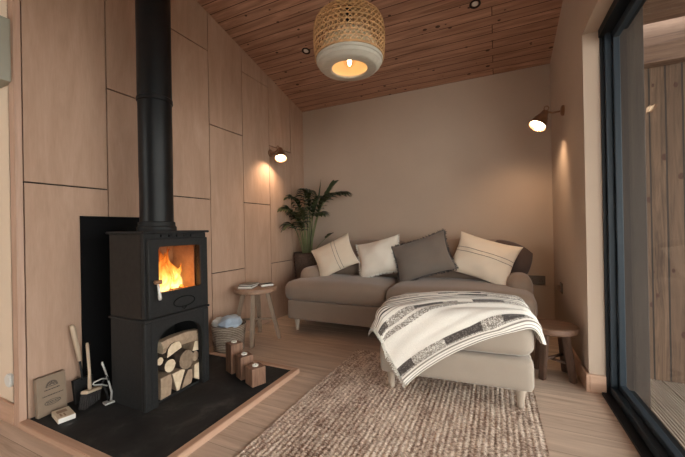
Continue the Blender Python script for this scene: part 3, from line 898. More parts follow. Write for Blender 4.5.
# books and things on the left stool
def book(cx, cy, z, sx, sy, h, rz, mc, label):
    e = empty('book', (cx + .015, cy + .015, z + .015), rz); tag(e, label, 'book', 'books on the wooden stool')
    bm = new(); box(bm, -sx / 2, sx / 2, -sy / 2, sy / 2, 0, .0025, .0008); box(bm, -sx / 2, sx / 2, -sy / 2, sy / 2, h - .0025, h, .0008); box(bm, -sx / 2, -sx / 2 + .003, -sy / 2, sy / 2, 0, h, .0008)
    link('cover', bm, mc, e)
    bm = new(); box(bm, -sx / 2 + .003, sx / 2 - .004, -sy / 2 + .004, sy / 2 - .004, .0026, h - .0026); link('pages', bm, M['paper'], e)
g1 = plain('grey_book_cover', (.16, .135, .11), .5, bump=0); g2 = plain('charcoal_book_cover', (.04, .035, .033), .4, bump=0)
book(-2.075, 2.335, .4705, .13, .17, .020, math.radians(20), g1, 'thick grey-brown book at the bottom of the pile on the wooden stool')
book(-2.070, 2.345, .4910, .12, .15, .012, math.radians(5), g1, 'thinner book on top of the pile on the wooden stool')
book(-1.965, 2.455, .4705, .085, .12, .022, math.radians(-35), g2, 'small black and white book at the right of the pile on the stool')

# ------------------------------------------------------------------ sofa
so = empty('sofa', (-.81, 3.18, 0)); tag(so, 'taupe two-seat fabric sofa with low rounded arms along the back wall', 'sofa')
def up(name, x0, x1, y0, y1, z0, z1, r, crown=0, cf=0, rot=None, n=14, wob=0.0, m='sofa', par=None):
    P = par or so
    bm = new(); rounded(bm, x1 - x0, y1 - y0, z1 - z0, r, n, crown, cf, M=rot, wob=wob, seed=x0 * 3)
    return link(name, bm, M[m], P, loc=((x0 + x1) / 2 - P.location.x, (y0 + y1) / 2 - P.location.y, (z0 + z1) / 2), smooth=True)
sx0, sx1 = -1.905, .245
up('base', sx0, sx1, 2.735, 3.60, .118, .305, .018, 0, .003)
up('seat_cushion', sx0 - .030, -.868, 2.71, 3.36, .300, .484, .068, .032, .012, wob=.006)
up('seat_cushion', -.862, sx1 + .008, 2.66, 3.36, .300, .494, .068, .034, .012, wob=.006)
up('arm', sx0 - .0, sx0 + .20, 2.93, 3.60, .20, .605, .090, .0, .0)
up('arm', sx1 - .18, sx1 + .012, 2.90, 3.60, .20, .610, .085, .0, .0)
up('backrest', sx0 + .12, sx1 - .10, 3.45, 3.635, .28, .80, .07)
Rb = Matrix.Rotation(math.radians(-10), 4, 'X')
up('back_cushion', -1.66, -.845, 3.29, 3.49, .46, .865, .085, .015, .02, Rb, wob=.008)
up('back_cushion', -.835, .12, 3.29, 3.49, .46, .870, .085, .015, .02, Rb, wob=.008)
def sleg(P, x, y, h, mt, r0=.030, r1=.017):
    bm = new(); lathe(bm, [(r1 * .9, 0), (r1, .004), (r1 * 1.15, h * .35), (r0 * .95, h * .8), (r0, h)], 20, cap0=True, cap1=True)
    link('leg', bm, mt, P, loc=(x - P.location.x, y - P.location.y, 0), smooth=True, angle=50)
for x, y in ((sx0 + .075, 2.80), (sx1 - .075, 2.80), (sx0 + .075, 3.52), (sx1 - .075, 3.52)): sleg(so, x, y, .120, M['leg'])

# ------------------------------------------------------------------ footstool
OC = Vector((-.268, 2.270, 0)); OR = math.radians(3.5); hw, hd = .418, .322
ot = bpy.data.objects.new('footstool', None); COL.objects.link(ot); ot.location = (OC.x, OC.y, 0); ot.rotation_euler = (0, 0, OR)
tag(ot, 'large square taupe footstool on turned legs half covered by the striped blanket', 'footstool')
bm = new(); rounded(bm, 2 * hw, 2 * hd, .175, .030, 14, 0, .004); link('base', bm, M['ott'], ot, loc=(0, 0, .2025), smooth=True)
bm = new(); rounded(bm, 2 * hw + .01, 2 * hd + .01, .195, .066, 16, .048, .010, wob=.004); link('seat_cushion', bm, M['ott'], ot, loc=(0, 0, .389), smooth=True)
for x, y in ((-1, -1), (1, -1), (1, 1), (-1, 1)):
    bm = new(); h_ = .112
    lathe(bm, [(.015, 0), (.0175, .004), (.0185, .03), (.027, .085), (.033, .100), (.034, h_)], 20, cap0=True, cap1=True)
    link('leg', bm, M['leg'], ot, loc=(x * (hw - .062), y * (hd - .055), .012), smooth=True, angle=50)

# ------------------------------------------------------------------ blanket
ZT = .492
def drape(px, py, off):
    """unfolded position on the footstool top -> draped point (footstool local)"""
    ins = .062
    ax, ay = hw + .012 - ins, hd + .012 - ins
    qx, qy = max(-ax, min(ax, px)), max(-ay, min(ay, py))
    dx, dy = px - qx, py - qy
    dd = math.hypot(dx, dy)
    u, w = qx / hw, qy / hd
    top = ZT + .046 * max(0, 1 - u * u) ** .6 * max(0, 1 - w * w) ** .6
    R = ins
    if dd < 1e-6: return Vector((px, py, top + off))
    nx, ny = dx / dd, dy / dd
    if dd < R * PI / 2:
        a = dd / R
        return Vector((qx + nx * (R + off) * math.sin(a), qy + ny * (R + off) * math.sin(a), top - R + (R + off) * math.cos(a)))
    e = dd - R * PI / 2
    fl = (.10 + .45 * max(0, -nx) + .22 * max(0, nx)) * e
    return Vector((qx + nx * (R + off + fl), qy + ny * (R + off + fl), top - R - e * .99))
cr, sr = math.cos(-OR), math.sin(-OR)
def to_local(x, y):
    x, y = x - OC.x, y - OC.y
    return x * cr - y * sr, x * sr + y * cr
BL, BW = 1.17, .68
def flat(s, t):
    # the folded throw curves from the front left corner towards the back right and gathers on the way
    n_ = 24; x, y = -.665, 1.800
    sg = s / n_
    for i_ in range(n_):
        q = (i_ + .5) * sg / BL
        a_ = math.radians(41 - 33 * q); x += math.cos(a_) * sg; y += math.sin(a_) * sg
    a_ = math.radians(36 - 26 * max(0, s / BL)); wd_ = BW * (1 - .27 * max(0, min(1, s / BL)) ** .8)
    return x + math.sin(a_) * (t - .5) * wd_, y - math.cos(a_) * (t - .5) * wd_
WHITE = (.93, .87, .79); GREY = (.27, .23, .20); DARK = (.085, .07, .065); MID = (.52, .47, .42)
def rnd(i, j): 
    return (math.sin(i * 127.1 + j * 311.7) * 43758.5453) % 1.0
def weave(s, t):
    """s along the stripes (m), t across (0..1)"""
    r0 = random.random()
    def dashes(sd, t0, t1, p=.16, dark=.38):
        if not (t0 <= t < t1): return None
        k = math.floor(s / p)
        fr = s / p - k
        pat = {1: 'GDGGDG', 2: 'DGGDDGGD', 3: 'DGGDDGWD', 4: 'GG', 5: 'DGGDDGDG', 6: 'WDGWDW'}[sd]; ch = pat[int(k) % len(pat)]
        if ch == 'W': return WHITE
        if ch == 'D' and t < t0 + (t1 - t0) * .8:
            return DARK if r0 < .85 else GREY
        return GREY if r0 < .55 else (MID if r0 < .75 else WHITE)
    for a in (dashes(1, .030, .070, .15), dashes(2, .185, .250, .085), dashes(3, .455, .525, .09), dashes(4, .550, .595, .25), dashes(5, .850, .930, .12), dashes(6, .125, .150, .12)):
        if a: return a
    for c0 in (.295, .325, .355, .385):
        if c0 <= t < c0 + .012: return DARK if rnd(math.floor(s / .09 + c0 * 9), 2) < .7 else GREY
    for c0 in (.09, .255, .420, .945, .965, .985):
        if c0 <= t < c0 + .007: return GREY
    return WHITE
nu, nv = 300, 220
bm = new(); lay = bm.loops.layers.color.new('weave') if False else None
grid = []
cols = []
for j in range(nv + 1):
    row = []
    t = j / nv
    for i in range(nu + 1):
        s = BL * (1 - .15 * t * t) * i / nu
        w = t * BW
        # the cloth gathers slightly towards the right end and has soft ridges along its length
        x, y = flat(s, t + .02 * math.sin(s * 4.0 + t * 3) * (1 - t) * s)
        lx, ly = to_local(x, y)
        ridge = .006 + .0045 * (1 + math.sin(w * 62 + 2.2 * math.sin(s * 5) + s * 3)) * (0.4 + s * .9) + .004 * (1 + noise.noise(Vector((s * 7, w * 9, 3))))
        # doubled edge roll along the front
        ridge += .010 * math.exp(-((t - .955) / .035) ** 2) + .008 * math.exp(-((t - .80) / .03) ** 2) * min(1, s * 2)
        p = drape(lx, ly, ridge)
        row.append(bm.verts.new(p)); cols.append(weave(s, t))
    grid.append(row)
for j in range(nv):
    for i in range(nu):
        bm.faces.new((grid[j][i], grid[j][i + 1], grid[j + 1][i + 1], grid[j + 1][i]))
me_b = link('blanket_cloth', bm, M['blanket'], smooth=True)
me_b.name = 'blanket'
ca = me_b.data.color_attributes.new('weave', 'FLOAT_COLOR', 'POINT')
for k, c_ in enumerate(cols): ca.data[k].color = (*c_, 1)
me_b.location = (OC.x, OC.y, 0); me_b.rotation_euler = (0, 0, OR)
so_m = me_b.modifiers.new('thickness', 'SOLIDIFY'); so_m.thickness = .006; so_m.offset = 1
tag(me_b, 'off-white throw blanket with charcoal woven stripes draped across the footstool', 'blanket')
# fringe on the left end
bm = new()
random.seed(5)
for k in range(120):
    t = (k + random.random() * .6) / 120; w = t * BW
    pts = []
    ss = 0.004
    for q in range(4):
        s = ss - q * (.008 + random.random() * .003)
        x, y = flat(s, t + q * random.uniform(-.004, .004))
        lx, ly = to_local(x, y); pts.append(drape(lx, ly, .010 + random.uniform(0, .004)))
    tube(bm, pts, [.0032, .003, .0028, .0015], 4)
fr = link('fringe', bm, M['white_thread'], me_b)
# bound, fluffy edge roll behind the fringe
bm = new(); pts = []
for k in range(60):
    t = k / 59; w = t * BW; s = .004
    x, y = flat(s, t)
    lx, ly = to_local(x, y); pts.append(drape(lx, ly, .010 + .002 * math.sin(k * 1.3)))
tube(bm, pts, [.0065 + .0025 * math.sin(k * 2.1) for k in range(60)], 6); link('hem', bm, M['white_thread'], me_b, smooth=True)

# ------------------------------------------------------------------ cushions
def pillow(c, w, h, T, roll, lean, yaw, mat, label, lines=(), edge=None, edge_name='fringe', sd=0, name='scatter_cushion', pinch=.10):
    e = bpy.data.objects.new(name, None); COL.objects.link(e); e.location = c
    e.rotation_euler = (Matrix.Rotation(yaw, 3, 'Z') @ Matrix.Rotation(-lean, 3, 'X') @ Matrix.Rotation(-roll, 3, 'Y')).to_euler()
    tag(e, label, 'cushion', 'scatter cushions on the sofa')
    n = 26
    def P(u, v, side):
        x = w / 2 * u * (1 - pinch * (1 - v * v) * u * u)
        z = h / 2 * v * (1 - pinch * (1 - u * u) * v * v)
        k = max(0, (1 - u ** 2)) ** .55 * max(0, (1 - v ** 2)) ** .55
        y = side * T / 2 * k
        wr = noise.noise(Vector((u * 2.2 + sd, v * 2.2, sd * 1.3))) * .014 + noise.noise(Vector((u * 5 + sd, v * 5, 7))) * .006
        # creases running in from the corners
        wr += .006 * math.sin((u + v) * 9 + sd) * (abs(u * v)) ** 1.2
        return Vector((x, y + side * wr * k ** .5 + (noise.noise(Vector((u * 1.3, v * 1.3, sd))) * .012), z))
    bm = new(); F = {}; B = {}
    for i in range(n + 1):
        for j in range(n + 1):
            u, v = math.sin((i / n * 2 - 1) * PI / 2), math.sin((j / n * 2 - 1) * PI / 2)
            F[i, j] = bm.verts.new(P(u, v, -1))
            B[i, j] = F[i, j] if i in (0, n) or j in (0, n) else bm.verts.new(P(u, v, 1))
    for i in range(n):
        for j in range(n):
            bm.faces.new((F[i, j], F[i + 1, j], F[i + 1, j + 1], F[i, j + 1]))
            q = (B[i, j + 1], B[i + 1, j + 1], B[i + 1, j], B[i, j])
            try: bm.faces.new(q)
            except ValueError: pass
    link('cover', bm, mat, e, smooth=True)
    if lines:
        bm = new()
        for (axis, val) in lines:
            pts = []
            for k in range(31):
                q = math.sin((k / 30 * 2 - 1) * PI / 2) * .985
                p = P(val, q, -1) if axis == 'v' else P(q, val, -1)
                p.y -= .0006; pts.append(p)
            tube(bm, pts, .0024, 5)
        link('woven_stripe', bm, M['cush_line'], e)
    if edge:
        m, sides, ln = edge
        random.seed(11 + sd)
        for s in sides:
            N_ = 70; bm = new()
            for k in range(N_):
                q = -1 + 2 * (k + .5) / N_
                u, v = {'l': (-1, q), 'r': (1, q), 't': (q, 1), 'b': (q, -1)}[s]
                p = P(u, v, -1); d = Vector({'l': (-1, 0, 0), 'r': (1, 0, 0), 't': (0, 0, 1), 'b': (0, 0, -1)}[s])
                d = (d + Vector((random.uniform(-.5, .5), random.uniform(-.6, .6), random.uniform(-.5, .5)))).normalized()
                tube(bm, [p - d * .003, p + d * ln * random.uniform(.5, 1)], [.0042, .0022], 4)
            link(edge_name, bm, m, e)
    return e
R_ = math.radians
pillow((-1.560, 3.120, .712), .46, .37, .15, R_(27), R_(22), R_(4), M['cush_cream'], 'cream cushion with two thin brown lines, leftmost on the sofa', lines=(('v', .10), ('v', .26)), sd=1)
pillow((-1.075, 3.160, .712), .45, .38, .17, R_(14), R_(22), R_(0), M['cush_pale'], 'off-white cushion with frayed side edges, second from the left end of the sofa', edge=(M['white_thread'], 'lrb', .026), sd=2)
pillow((-.630, 3.080, .722), .53, .39, .17, R_(20), R_(24), R_(-4), M['cush_grey'], 'dark grey cushion with frayed charcoal edges in the middle of the sofa', edge=(M['charcoal'], 'lrtb', .026), sd=3)
pillow((-.110, 3.110, .718), .53, .39, .17, R_(-17), R_(24), R_(-6), M['cush_cream'], 'cream cushion with two thin lines near the right end of the sofa', lines=(('h', .02), ('h', .20)), sd=4)
pillow((.075, 3.215, .680), .31, .31, .18, R_(-22), R_(14), R_(-14), M['cush_dark'], 'dark brown cushion behind the cream one at the right end of the sofa', sd=5, pinch=-.22)

# ------------------------------------------------------------------ rug
rx0, rx1, ry0, ry1 = -1.054, .190, .35, 2.50
bm = new(); dxr, dyr = .0052, .0115
nx, ny = int((rx1 - rx0) / dxr), int((ry1 - ry0) / dyr)
rows = []
for j in range(ny + 1):
    y = ry0 + (ry1 - ry0) * j / ny; r = []
    for i in range(nx + 1):
        x = rx0 + (rx1 - rx0) * i / nx
        wob = .004 * noise.noise(Vector((x * 3, y * 2.5, 0)))
        ph = (x + wob) / .026
        k = math.floor(ph)
        z = .005 + .0042 * abs(math.sin(PI * ph)) ** .7
        z += .0032 * math.sin(2 * PI * (y / .034 + (.5 if k % 2 else 0) + (ph - k) * .5))
        z += .002 * noise.noise(Vector((x * 60, y * 40, 1)))
        ex = .004 * noise.noise(Vector((y * 25, i * .01, 5))) if i in (0, nx) else 0
        r.append(bm.verts.new((x + ex, y, max(.0015, z))))
    rows.append(r)
for j in range(ny):
    for i in range(nx): bm.faces.new((rows[j][i], rows[j][i + 1], rows[j + 1][i + 1], rows[j + 1][i]))
o = link('rug', bm, M['rug'], smooth=True)
tag(o, 'chunky woven brown and cream jute rug on the oak floor under the footstool', 'rug')

# ------------------------------------------------------------------ potted palm
pl = empty('potted_palm', (-2.068, 3.42, 0)); tag(pl, 'tall potted palm with dark arching fronds in the corner left of the sofa', 'plant')
bm = new()
prof = [(.001, .005), (.125, .0)]
for i in range(17):
    t = i / 16; r = .128 + .038 * t ** .8
    prof += [(r + .004, .01 + .69 * t), (r - .001, .01 + .69 * (t + .5 / 16))]
prof += [(.169, .722), (.162, .730), (.155, .720), (.150, .66)]
lathe(bm, prof, 48); link('pot', bm, M['pot'], pl, smooth=True)
bm = new(); lathe(bm, [(.151, .672), (.10, .680), (.001, .684)], 30); link('soil', bm, M['soil'], pl, smooth=True)
def bez(p0, p1, p2, t): return p0 * (1 - t) ** 2 + p1 * 2 * t * (1 - t) + p2 * t * t
def frond(base, mid, tip, nl=9, ll=.20, wl=.030, start=.5, sd=0, droop=.55, spread=1.0):
    random.seed(100 + sd)
    p0, p1, p2 = Vector(base), Vector(mid), Vector(tip)
    bm = new()
    pts = [bez(p0, p1, p2, i / 14) for i in range(15)]
    tube(bm, pts, [.0062 - .0045 * i / 14 for i in range(15)], 6)
    st_ = link('frond', bm, M['stem'], pl, smooth=True)
    bm = new()
    def leaflet(p, d, length, width):
        length *= 1.35; width *= 1.75
        d = d.normalized(); side = d.cross(Vector((0, 0, 1)))
        if side.length < .1: side = Vector((1, 0, 0))
        side.normalize()
        n = 7; prev = None
        for i in range(n + 1):
            t = i / n
            c = p + d * length * t + Vector((0, 0, -droop * length * t * t))
            wv = width * (math.sin(PI * min(1, (t * .86 + .14))) ** .8) * .5
            up_ = Vector((0, 0, 1)) * wv * .35
            a, m_, b = bm.verts.new(c + side * wv + up_), bm.verts.new(c), bm.verts.new(c - side * wv + up_)
            if prev:
                bm.faces.new((prev[0], a, m_, prev[1])); bm.faces.new((prev[1], m_, b, prev[2]))
            prev = (a, m_, b)
    for k in range(nl):
        t = start + (1 - start) * k / (nl - 1)
        p = bez(p0, p1, p2, t); tg_ = (bez(p0, p1, p2, min(1, t + .02)) - bez(p0, p1, p2, t - .02)).normalized()
        sd_ = tg_.cross(Vector((0, 0, 1)))
        if sd_.length < .2: sd_ = Vector((math.cos(sd), math.sin(sd), 0))
        sd_.normalize()
        f = 1 - .45 * abs(2 * (k / (nl - 1)) - .8)
        for s in (-1, 1):
            if k == nl - 1 and s == 1: dd_ = tg_
            else: dd_ = tg_ * (.55 + .5 * k / nl) + sd_ * s * .8 * spread + Vector((0, 0, random.uniform(-.05, .18)))
            q = p + dd_.normalized() * ll * f
            L_ = ll * f * random.uniform(.85, 1.1)
            # stay clear of the walls
            for _ in range(6):
                q = p + dd_.normalized() * L_
                wx, wy = q.x + pl.location.x, q.y + pl.location.y
                if wx < XL + .03: dd_ = dd_.normalized(); dd_.x += .35
                if wy > YB - .03: dd_ = dd_.normalized(); dd_.y -= .35
            leaflet(p, dd_, L_, wl * random.uniform(.85, 1.15))
    lf = link('leaflets', bm, M['leaf'], st_, smooth=True)
    return st_
def W(x, y, z): return (x + 2.068, y - 3.42, z)
B0 = lambda dx, dy: (dx, dy, .675)
frond(B0(-.04, -.02), W(-2.10, 3.30, 1.25), W(-2.205, 3.12, 1.25), 9, .15, .030, .55, 1, .6, .7)
frond(B0(-.02, .02), W(-2.07, 3.36, 1.36), W(-2.185, 3.24, 1.38), 9, .15, .032, .55, 2, .6, .7)
frond(B0(.0, .03), W(-2.05, 3.40, 1.42), W(-2.04, 3.30, 1.47), 9, .15, .034, .5, 3, .7)
frond(B0(.02, .0), W(-2.02, 3.40, 1.30), W(-1.90, 3.42, 1.38), 9, .16, .032, .5, 4, .6, .8)
frond(B0(.03, .02), W(-1.95, 3.42, 1.46), W(-1.56, 3.40, 1.42), 9, .17, .034, .60, 6, .5, .6)
frond(B0(.03, .0), W(-1.93, 3.42, 1.30), W(-1.70, 3.42, 1.52), 6, .13, .030, .74, 26, .1, .3)
frond(B0(.04, -.02), W(-1.95, 3.38, 1.20), W(-1.84, 3.34, 1.19), 6, .15, .032, .7, 7, .6, .7)
frond(B0(-.03, -.05), W(-2.10, 3.25, 1.10), W(-2.17, 3.15, 1.05), 7, .13, .030, .6, 8, .6, .7)
frond(B0(.02, -.05), W(-2.0, 3.25, 1.10), W(-1.98, 3.15, 1.22), 7, .15, .032, .6, 9, .6, .8)
frond(B0(.05, .02), W(-1.93, 3.40, .82), W(-1.74, 3.36, .93), 3, .10, .030, .85, 10, .1, .2)
frond(B0(-.01, .0), W(-2.06, 3.38, 1.2), W(-2.10, 3.28, 1.18), 8, .14, .032, .6, 12, .6, .8)
frond(B0(.01, .03), W(-2.04, 3.40, 1.34), W(-1.99, 3.38, 1.44), 8, .15, .032, .55, 14, .7, .8)
frond(B0(-.03, .01), W(-2.12, 3.36, 1.15), W(-2.16, 3.24, 1.20), 7, .14, .032, .55, 15, .6, .8)
frond(B0(.03, .03), W(-1.98, 3.44, 1.24), W(-1.80, 3.44, 1.40), 8, .16, .034, .6, 16, .5, .6)
frond(B0(.0, -.04), W(-2.05, 3.28, 1.02), W(-2.03, 3.20, 1.08), 6, .14, .032, .6, 17, .6, .8)
# unopened spear leaf
bm = new(); tube(bm, [(.02, 0, .675), (.07, .01, 1.15), (.16, .02, 1.42), (.188, .02, 1.60)], [.005, .006, .010, .001], 6)
link('spear_leaf', bm, M['leaf'], pl, smooth=True)
for k in range(7):
    a = k * 2.3; bm = new()
    r0 = .05; tube(bm, [(r0 * math.cos(a), r0 * math.sin(a) * .7, .675), (r0 * 1.6 * math.cos(a), r0 * 1.5 * math.sin(a) * .6 - .02, .95 + .02 * k), (.09 * math.cos(a) + .01, .05 * math.sin(a) - .05, 1.12 + .03 * k)], [.008, .006, .004], 6)
    link('stem', bm, M['stem'], pl, smooth=True)

# ------------------------------------------------------------------ pendant
px, py = -.775, 1.80
pn = empty('pendant_lamp', (px, py, 1.955)); tag(pn, 'lit round pendant lamp with woven rattan top and limed wood rim hanging from the ceiling', 'lamp')
Z = lambda z: z - 1.955
bm = new()
lathe(bm, [(.192, Z(2.012)), (.199, Z(2.006)), (.197, Z(1.992)), (.191, Z(1.989)), (.186, Z(1.974)), (.180, Z(1.971)), (.170, Z(1.958)), (.155, Z(1.951)), (.112, Z(1.950)), (.105, Z(1.956)),
           (.112, Z(1.966)), (.150, Z(1.982)), (.180, Z(2.004)), (.188, Z(2.012)), (.192, Z(2.012))], 64)
link('rim', bm, M['limed'], pn, smooth=True, angle=30)
prof_w = [(.200, 2.008), (.207, 2.05), (.210, 2.09), (.212, 2.16), (.207, 2.205), (.190, 2.243), (.155, 2.268), (.105, 2.284), (.064, 2.294), (.057, 2.31), (.058, 2.39)]
def radius(z):
    for (r0, z0_), (r1, z1_) in zip(prof_w, prof_w[1:]):
        if z0_ <= z <= z1_: 
            t = (z - z0_) / (z1_ - z0_); return r0 + (r1 - r0) * t
    return prof_w[-1][0]
# arc-length param
def Q(t):
    ls = [0]
    for a, b in zip(prof_w, prof_w[1:]): ls.append(ls[-1] + math.dist(a, b))
    d_ = t * ls[-1]
    for i in range(len(ls) - 1):
        if d_ <= ls[i + 1] + 1e-9:
            f = (d_ - ls[i]) / (ls[i + 1] - ls[i]); return tuple(a + (b - a) * f for a, b in zip(prof_w[i], prof_w[i + 1]))
bm = new()
def strip(pts, wd, off):
    prev = None
    for i, p in enumerate(pts):
        p = Vector(p); t = Vector(pts[min(i + 1, len(pts) - 1)]) - Vector(pts[max(i - 1, 0)])
        nrm = Vector((p.x, p.y, (p.z - Z(2.16)) * 1.2)).normalized(); s = t.cross(nrm).normalized() * wd / 2
        q = p + nrm * off
        cur = (bm.verts.new(q + s), bm.verts.new(q - s))
        if prev: bm.faces.new((prev[0], cur[0], cur[1], prev[1]))
        prev = cur
for sgn in (1, -1):
    for k in range(42):
        a0 = 2 * PI * k / 42; pts = []
        for i in range(36):
            t = i / 35; r, z = Q(t); a = a0 + sgn * t * 2.3
            pts.append((r * math.cos(a), r * math.sin(a), Z(z)))
        strip(pts, .0048, .001 * sgn)
for k in range(17):
    r, z = Q((k + .3) / 17); 
    strip([(r * math.cos(2 * PI * i / 60), r * math.sin(2 * PI * i / 60), Z(z)) for i in range(61)], .0062, .0025)
o = link('woven_shade', bm, M['rattan'], pn)
o.modifiers.new('thickness', 'SOLIDIFY').thickness = .0022
for r, z, w_ in ((.201, 2.012, .006), (.060, 2.31, .005), (.060, 2.388, .005)):
    bm = new(); tube(bm, [(r * math.cos(2 * PI * i / 48), r * math.sin(2 * PI * i / 48), Z(z)) for i in range(49)], w_, 6, caps=False); link('hoop', bm, M['rattan'], pn, smooth=True)
bm = new(); lathe(bm, [(.109, Z(1.962)), (.140, Z(1.99)), (.160, Z(2.03)), (.158, Z(2.08)), (.130, Z(2.13)), (.080, Z(2.165)), (.022, Z(2.175)), (.022, Z(2.180)), (.084, Z(2.170)), (.136, Z(2.134)), (.165, Z(2.08)), (.167, Z(2.03)), (.146, Z(1.985))], 48); link('reflector', bm, M['shade_in'], pn, smooth=True)
bm = new(); lathe(bm, [(.001, Z(2.40)), (.020, Z(2.398)), (.020, Z(2.13)), (.016, Z(2.10)), (.001, Z(2.10))], 20); link('bulb_holder', bm, M['black'], pn, smooth=True, angle=40)
bm = new(); tube(bm, [(0, 0, Z(2.395)), (0, 0, Z(zc(py)) - .02)], .0035, 8); link('cord', bm, M['black'], pn)
bm = new(); lathe(bm, [(.001, Z(zc(py)) - .035), (.045, Z(zc(py)) - .030), (.050, Z(zc(py)) + .012)], 24); link('ceiling_rose', bm, M['black'], pn, smooth=True)
bm = new(); lathe(bm, [(.014, Z(2.105)), (.020, Z(2.08)), (.036, Z(2.04)), (.040, Z(2.01)), (.034, Z(1.985)), (.016, Z(1.967)), (.001, Z(1.964))], 24); bu = link('bulb', bm, M['stoveglass'], pn, smooth=True)
bm = new(); lathe(bm, [(.001, Z(1.972)), (.008, Z(1.977)), (.012, Z(2.0)), (.010, Z(2.06)), (.001, Z(2.065))], 14); link('filament', bm, M['bulb'], bu, smooth=True)
def light(name, typ, loc, e, c, parent=None, **k):
    d_ = bpy.data.lights.new(name, typ); d_.energy = e; d_.color = c
    for a, b in k.items(): setattr(d_, a, b)
    o = bpy.data.objects.new(name, d_); COL.objects.link(o); o.location = loc
    if parent: o.parent = parent
    return o
light('pendant_light', 'POINT', (0, 0, Z(2.02)), .38, (1, .60, .33), pn, shadow_soft_size=.02)

# ------------------------------------------------------------------ wall lamps
def sconce(base, nrm, arm_pts, mouth, aim, label, sc=1.0):
    e = empty('wall_lamp', base); tag(e, label, 'lamp', 'brass adjustable wall lamps')
    Bv = Vector(base); nrm = Vector(nrm)
    Mt = nrm.to_track_quat('Z', 'Y').to_matrix().to_4x4()
    bm = new(); lathe(bm, [(.001, .001), (.040, .001), (.041, .010), (.036, .018), (.022, .024), (.001, .026)], 28, M=Mt); link('wall_plate', bm, M['brass'], e, smooth=True, angle=35)
    bm = new(); tube(bm, [Vector(p) - Bv for p in arm_pts], .0075, 10)
    link('arm', bm, M['brass'], e, smooth=True)
    j = Vector(arm_pts[-1]) - Bv
    bm = new(); bmesh.ops.create_uvsphere(bm, u_segments=14, v_segments=10, radius=.014)
    for v in bm.verts: v.co += j
    # little loop above the joint
    tube(bm, [j + Vector((0, 0, .008)) + Vector((nrm.x, nrm.y, 0)) * .016 * math.cos(a) + Vector((0, 0, 1)) * .018 * (math.sin(a) + 1) for a in [2 * PI * i / 16 for i in range(17)]], .0035, 6, caps=False)
    link('joint', bm, M['brass'], e, smooth=True)
    mo = Vector(mouth) - Bv; ai = Vector(aim).normalized()
    Ms = Matrix.Translation(mo) @ ai.to_track_quat('Z', 'Y').to_matrix().to_4x4() @ Matrix.Scale(1.3, 4)
    bm = new()
    lathe(bm, [(.012, -.105), (.020, -.104), (.023, -.090), (.026, -.078), (.034, -.062), (.043, -.035), (.049, -.004), (.051, 0), (.047, -.001), (.041, -.034), (.032, -.060), (.014, -.075)], 32, M=Ms)
    link('lamp_shade', bm, M['brass'], e, smooth=True, angle=40)
    bm = new(); lathe(bm, [(.001, -.006), (.034, -.007), (.042, -.012), (.036, -.04)], 24, M=Ms); link('bulb', bm, M['bulb_s'], e, smooth=True)
    return e, mo, ai
e1, m1, a1 = sconce((XL, 2.965, 1.855), (1, 0, 0), [(XL + .02, 2.965, 1.858), (XL + .07, 2.965, 1.862), (XL + .105, 2.962, 1.880)], (-2.085, 2.925, 1.770), (.30, -.42, -1), 'small brass wall lamp lit on the plywood wall above the palm')
e2, m2, a2 = sconce((XR, 3.02, 1.882), (-1, 0, 0), [(XR - .02, 3.02, 1.880), (XR - .075, 3.02, 1.876), (XR - .115, 3.022, 1.892)], (.305, 2.985, 1.778), (-.55, -.38, -1), 'small brass wall lamp lit on the cream wall at the right, near the glass door')
def aim_light(e, m, a, en, extra=(0, 0, 0), ang_=110, bl=.8):
    l_ = light('wall_lamp_light', 'SPOT', m + a * .004, en, (1, .70, .45), e, shadow_soft_size=.022, spot_size=math.radians(ang_), spot_blend=bl)
    l_.rotation_euler = (-(a + Vector(extra))).to_track_quat('Z', 'Y').to_euler()
aim_light(e1, m1, a1, 12, (-.75, .25, 0), 120, .9)
aim_light(e2, m2, a2, 14, (.50, .75, 0), 120, .9)

# ------------------------------------------------------------------ downlights in the ceiling
nrmc = Vector((0, -SL, -1)).normalized()
def downlight(x, y, label):
    e = empty('downlight', (x, y, zc(y))); tag(e, label, 'downlight', 'small round downlights in the pine ceiling')
    Mt = nrmc.to_track_quat('Z', 'Y').to_matrix().to_4x4()
    bm = new(); lathe(bm, [(.042, -.002), (.042, .003), (.036, .006), (.030, .004), (.024, -.004)], 28, M=Mt); link('ring', bm, M['iron_side'], e, smooth=True, angle=50)
    bm = new(); lathe(bm, [(.001, .002), (.020, .002), (.025, -.002)], 20, M=Mt); link('lens', bm, M['white_plastic'], e, smooth=True)
downlight(-1.657, 2.777, 'small unlit round downlight in the ceiling left of the pendant lamp')
downlight(-.119, 2.791, 'small unlit round downlight in the ceiling right of the pendant lamp')

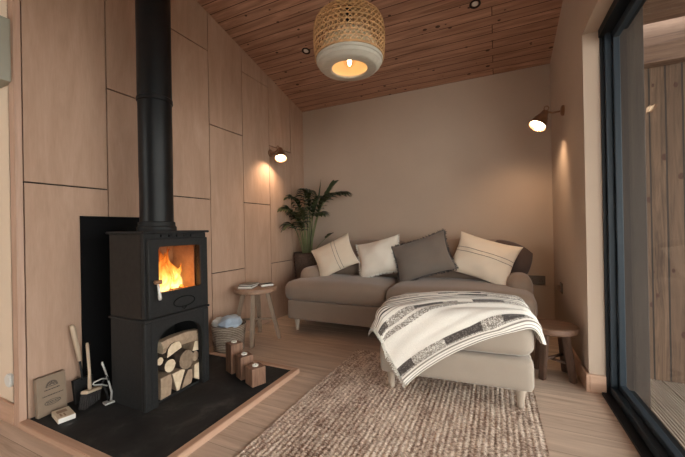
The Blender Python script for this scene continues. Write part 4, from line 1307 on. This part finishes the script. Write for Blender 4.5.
# ------------------------------------------------------------------ sockets
e = empty('wall_socket', (.345, YB, .475)); tag(e, 'dark double wall socket on the back wall right of the sofa', 'socket')
bm = new(); box(bm, -.072, .072, -.010, 0, -.042, .042, .003); link('plate', bm, M['socket'], e)
for s in (-.036, .036):
    bm = new()
    for dx, dz in ((0, .012), (-.011, -.010), (.011, -.010)): box(bm, s + dx - .003, s + dx + .003, -.0112, -.0098, dz - .004, dz + .004)
    link('socket_holes', bm, M['ink'], e)
e = empty('wall_socket', (XR, 3.255, .475)); tag(e, 'dark wall socket with a plug on the right wall near the small stool', 'socket')
bm = new(); box(bm, -.010, 0, -.042, .042, -.042, .042, .003); link('plate', bm, M['socket'], e)
bm = new(); box(bm, -.034, -.0102, -.020, .020, -.022, .018, .006); link('plug', bm, M['brass'], e)

# ------------------------------------------------------------------ lighting
wd = bpy.data.worlds.new('World'); S.world = wd; wd.use_nodes = True
nt = wd.node_tree; nt.nodes.clear()
o_ = nt.nodes.new('ShaderNodeOutputWorld'); b_ = nt.nodes.new('ShaderNodeBackground')
tc = nt.nodes.new('ShaderNodeTexCoord'); sp = nt.nodes.new('ShaderNodeSeparateXYZ'); rp = nt.nodes.new('ShaderNodeValToRGB')
nt.links.new(tc.outputs['Generated'], sp.inputs[0]); nt.links.new(sp.outputs[2], rp.inputs[0])
rp.color_ramp.elements[0].position = .0; rp.color_ramp.elements[0].color = (.97, .885, .805, 1)
rp.color_ramp.elements[1].position = 1; rp.color_ramp.elements[1].color = (.90, .87, .84, 1)
nt.links.new(rp.outputs[0], b_.inputs[0]); b_.inputs[1].default_value = 7.6
nt.links.new(b_.outputs[0], o_.inputs[0])
light('fire_glow', 'POINT', (.06, 0, .10), 2.6, (1, .38, .10), fire, shadow_soft_size=.05)

# ------------------------------------------------------------------ camera
f_, yaw, pit, rol = 328.5, math.radians(25.06), math.radians(.10), math.radians(-1.08)
F0 = Vector((-math.sin(yaw), math.cos(yaw), 0)); R0 = Vector((math.cos(yaw), math.sin(yaw), 0)); U0 = Vector((0, 0, 1))
Fv = F0 * math.cos(pit) + U0 * math.sin(pit); Uv = R0.cross(Fv)
Rv = R0 * math.cos(rol) + Uv * math.sin(rol); U2 = Rv.cross(Fv)
cd = bpy.data.cameras.new('Camera'); cam = bpy.data.objects.new('Camera', cd); COL.objects.link(cam)
cd.sensor_width = 36; cd.lens = f_ / 685 * 36; cd.clip_start = .02
cam.matrix_world = Matrix(((Rv.x, U2.x, -Fv.x, 0), (Rv.y, U2.y, -Fv.y, 0), (Rv.z, U2.z, -Fv.z, 1.0), (0, 0, 0, 1)))
S.camera = cam
S.view_settings.view_transform = 'Standard'; S.view_settings.look = 'None'
S.view_settings.gamma = 1; S.view_settings.use_curve_mapping = False
S.view_settings.exposure = 0.14
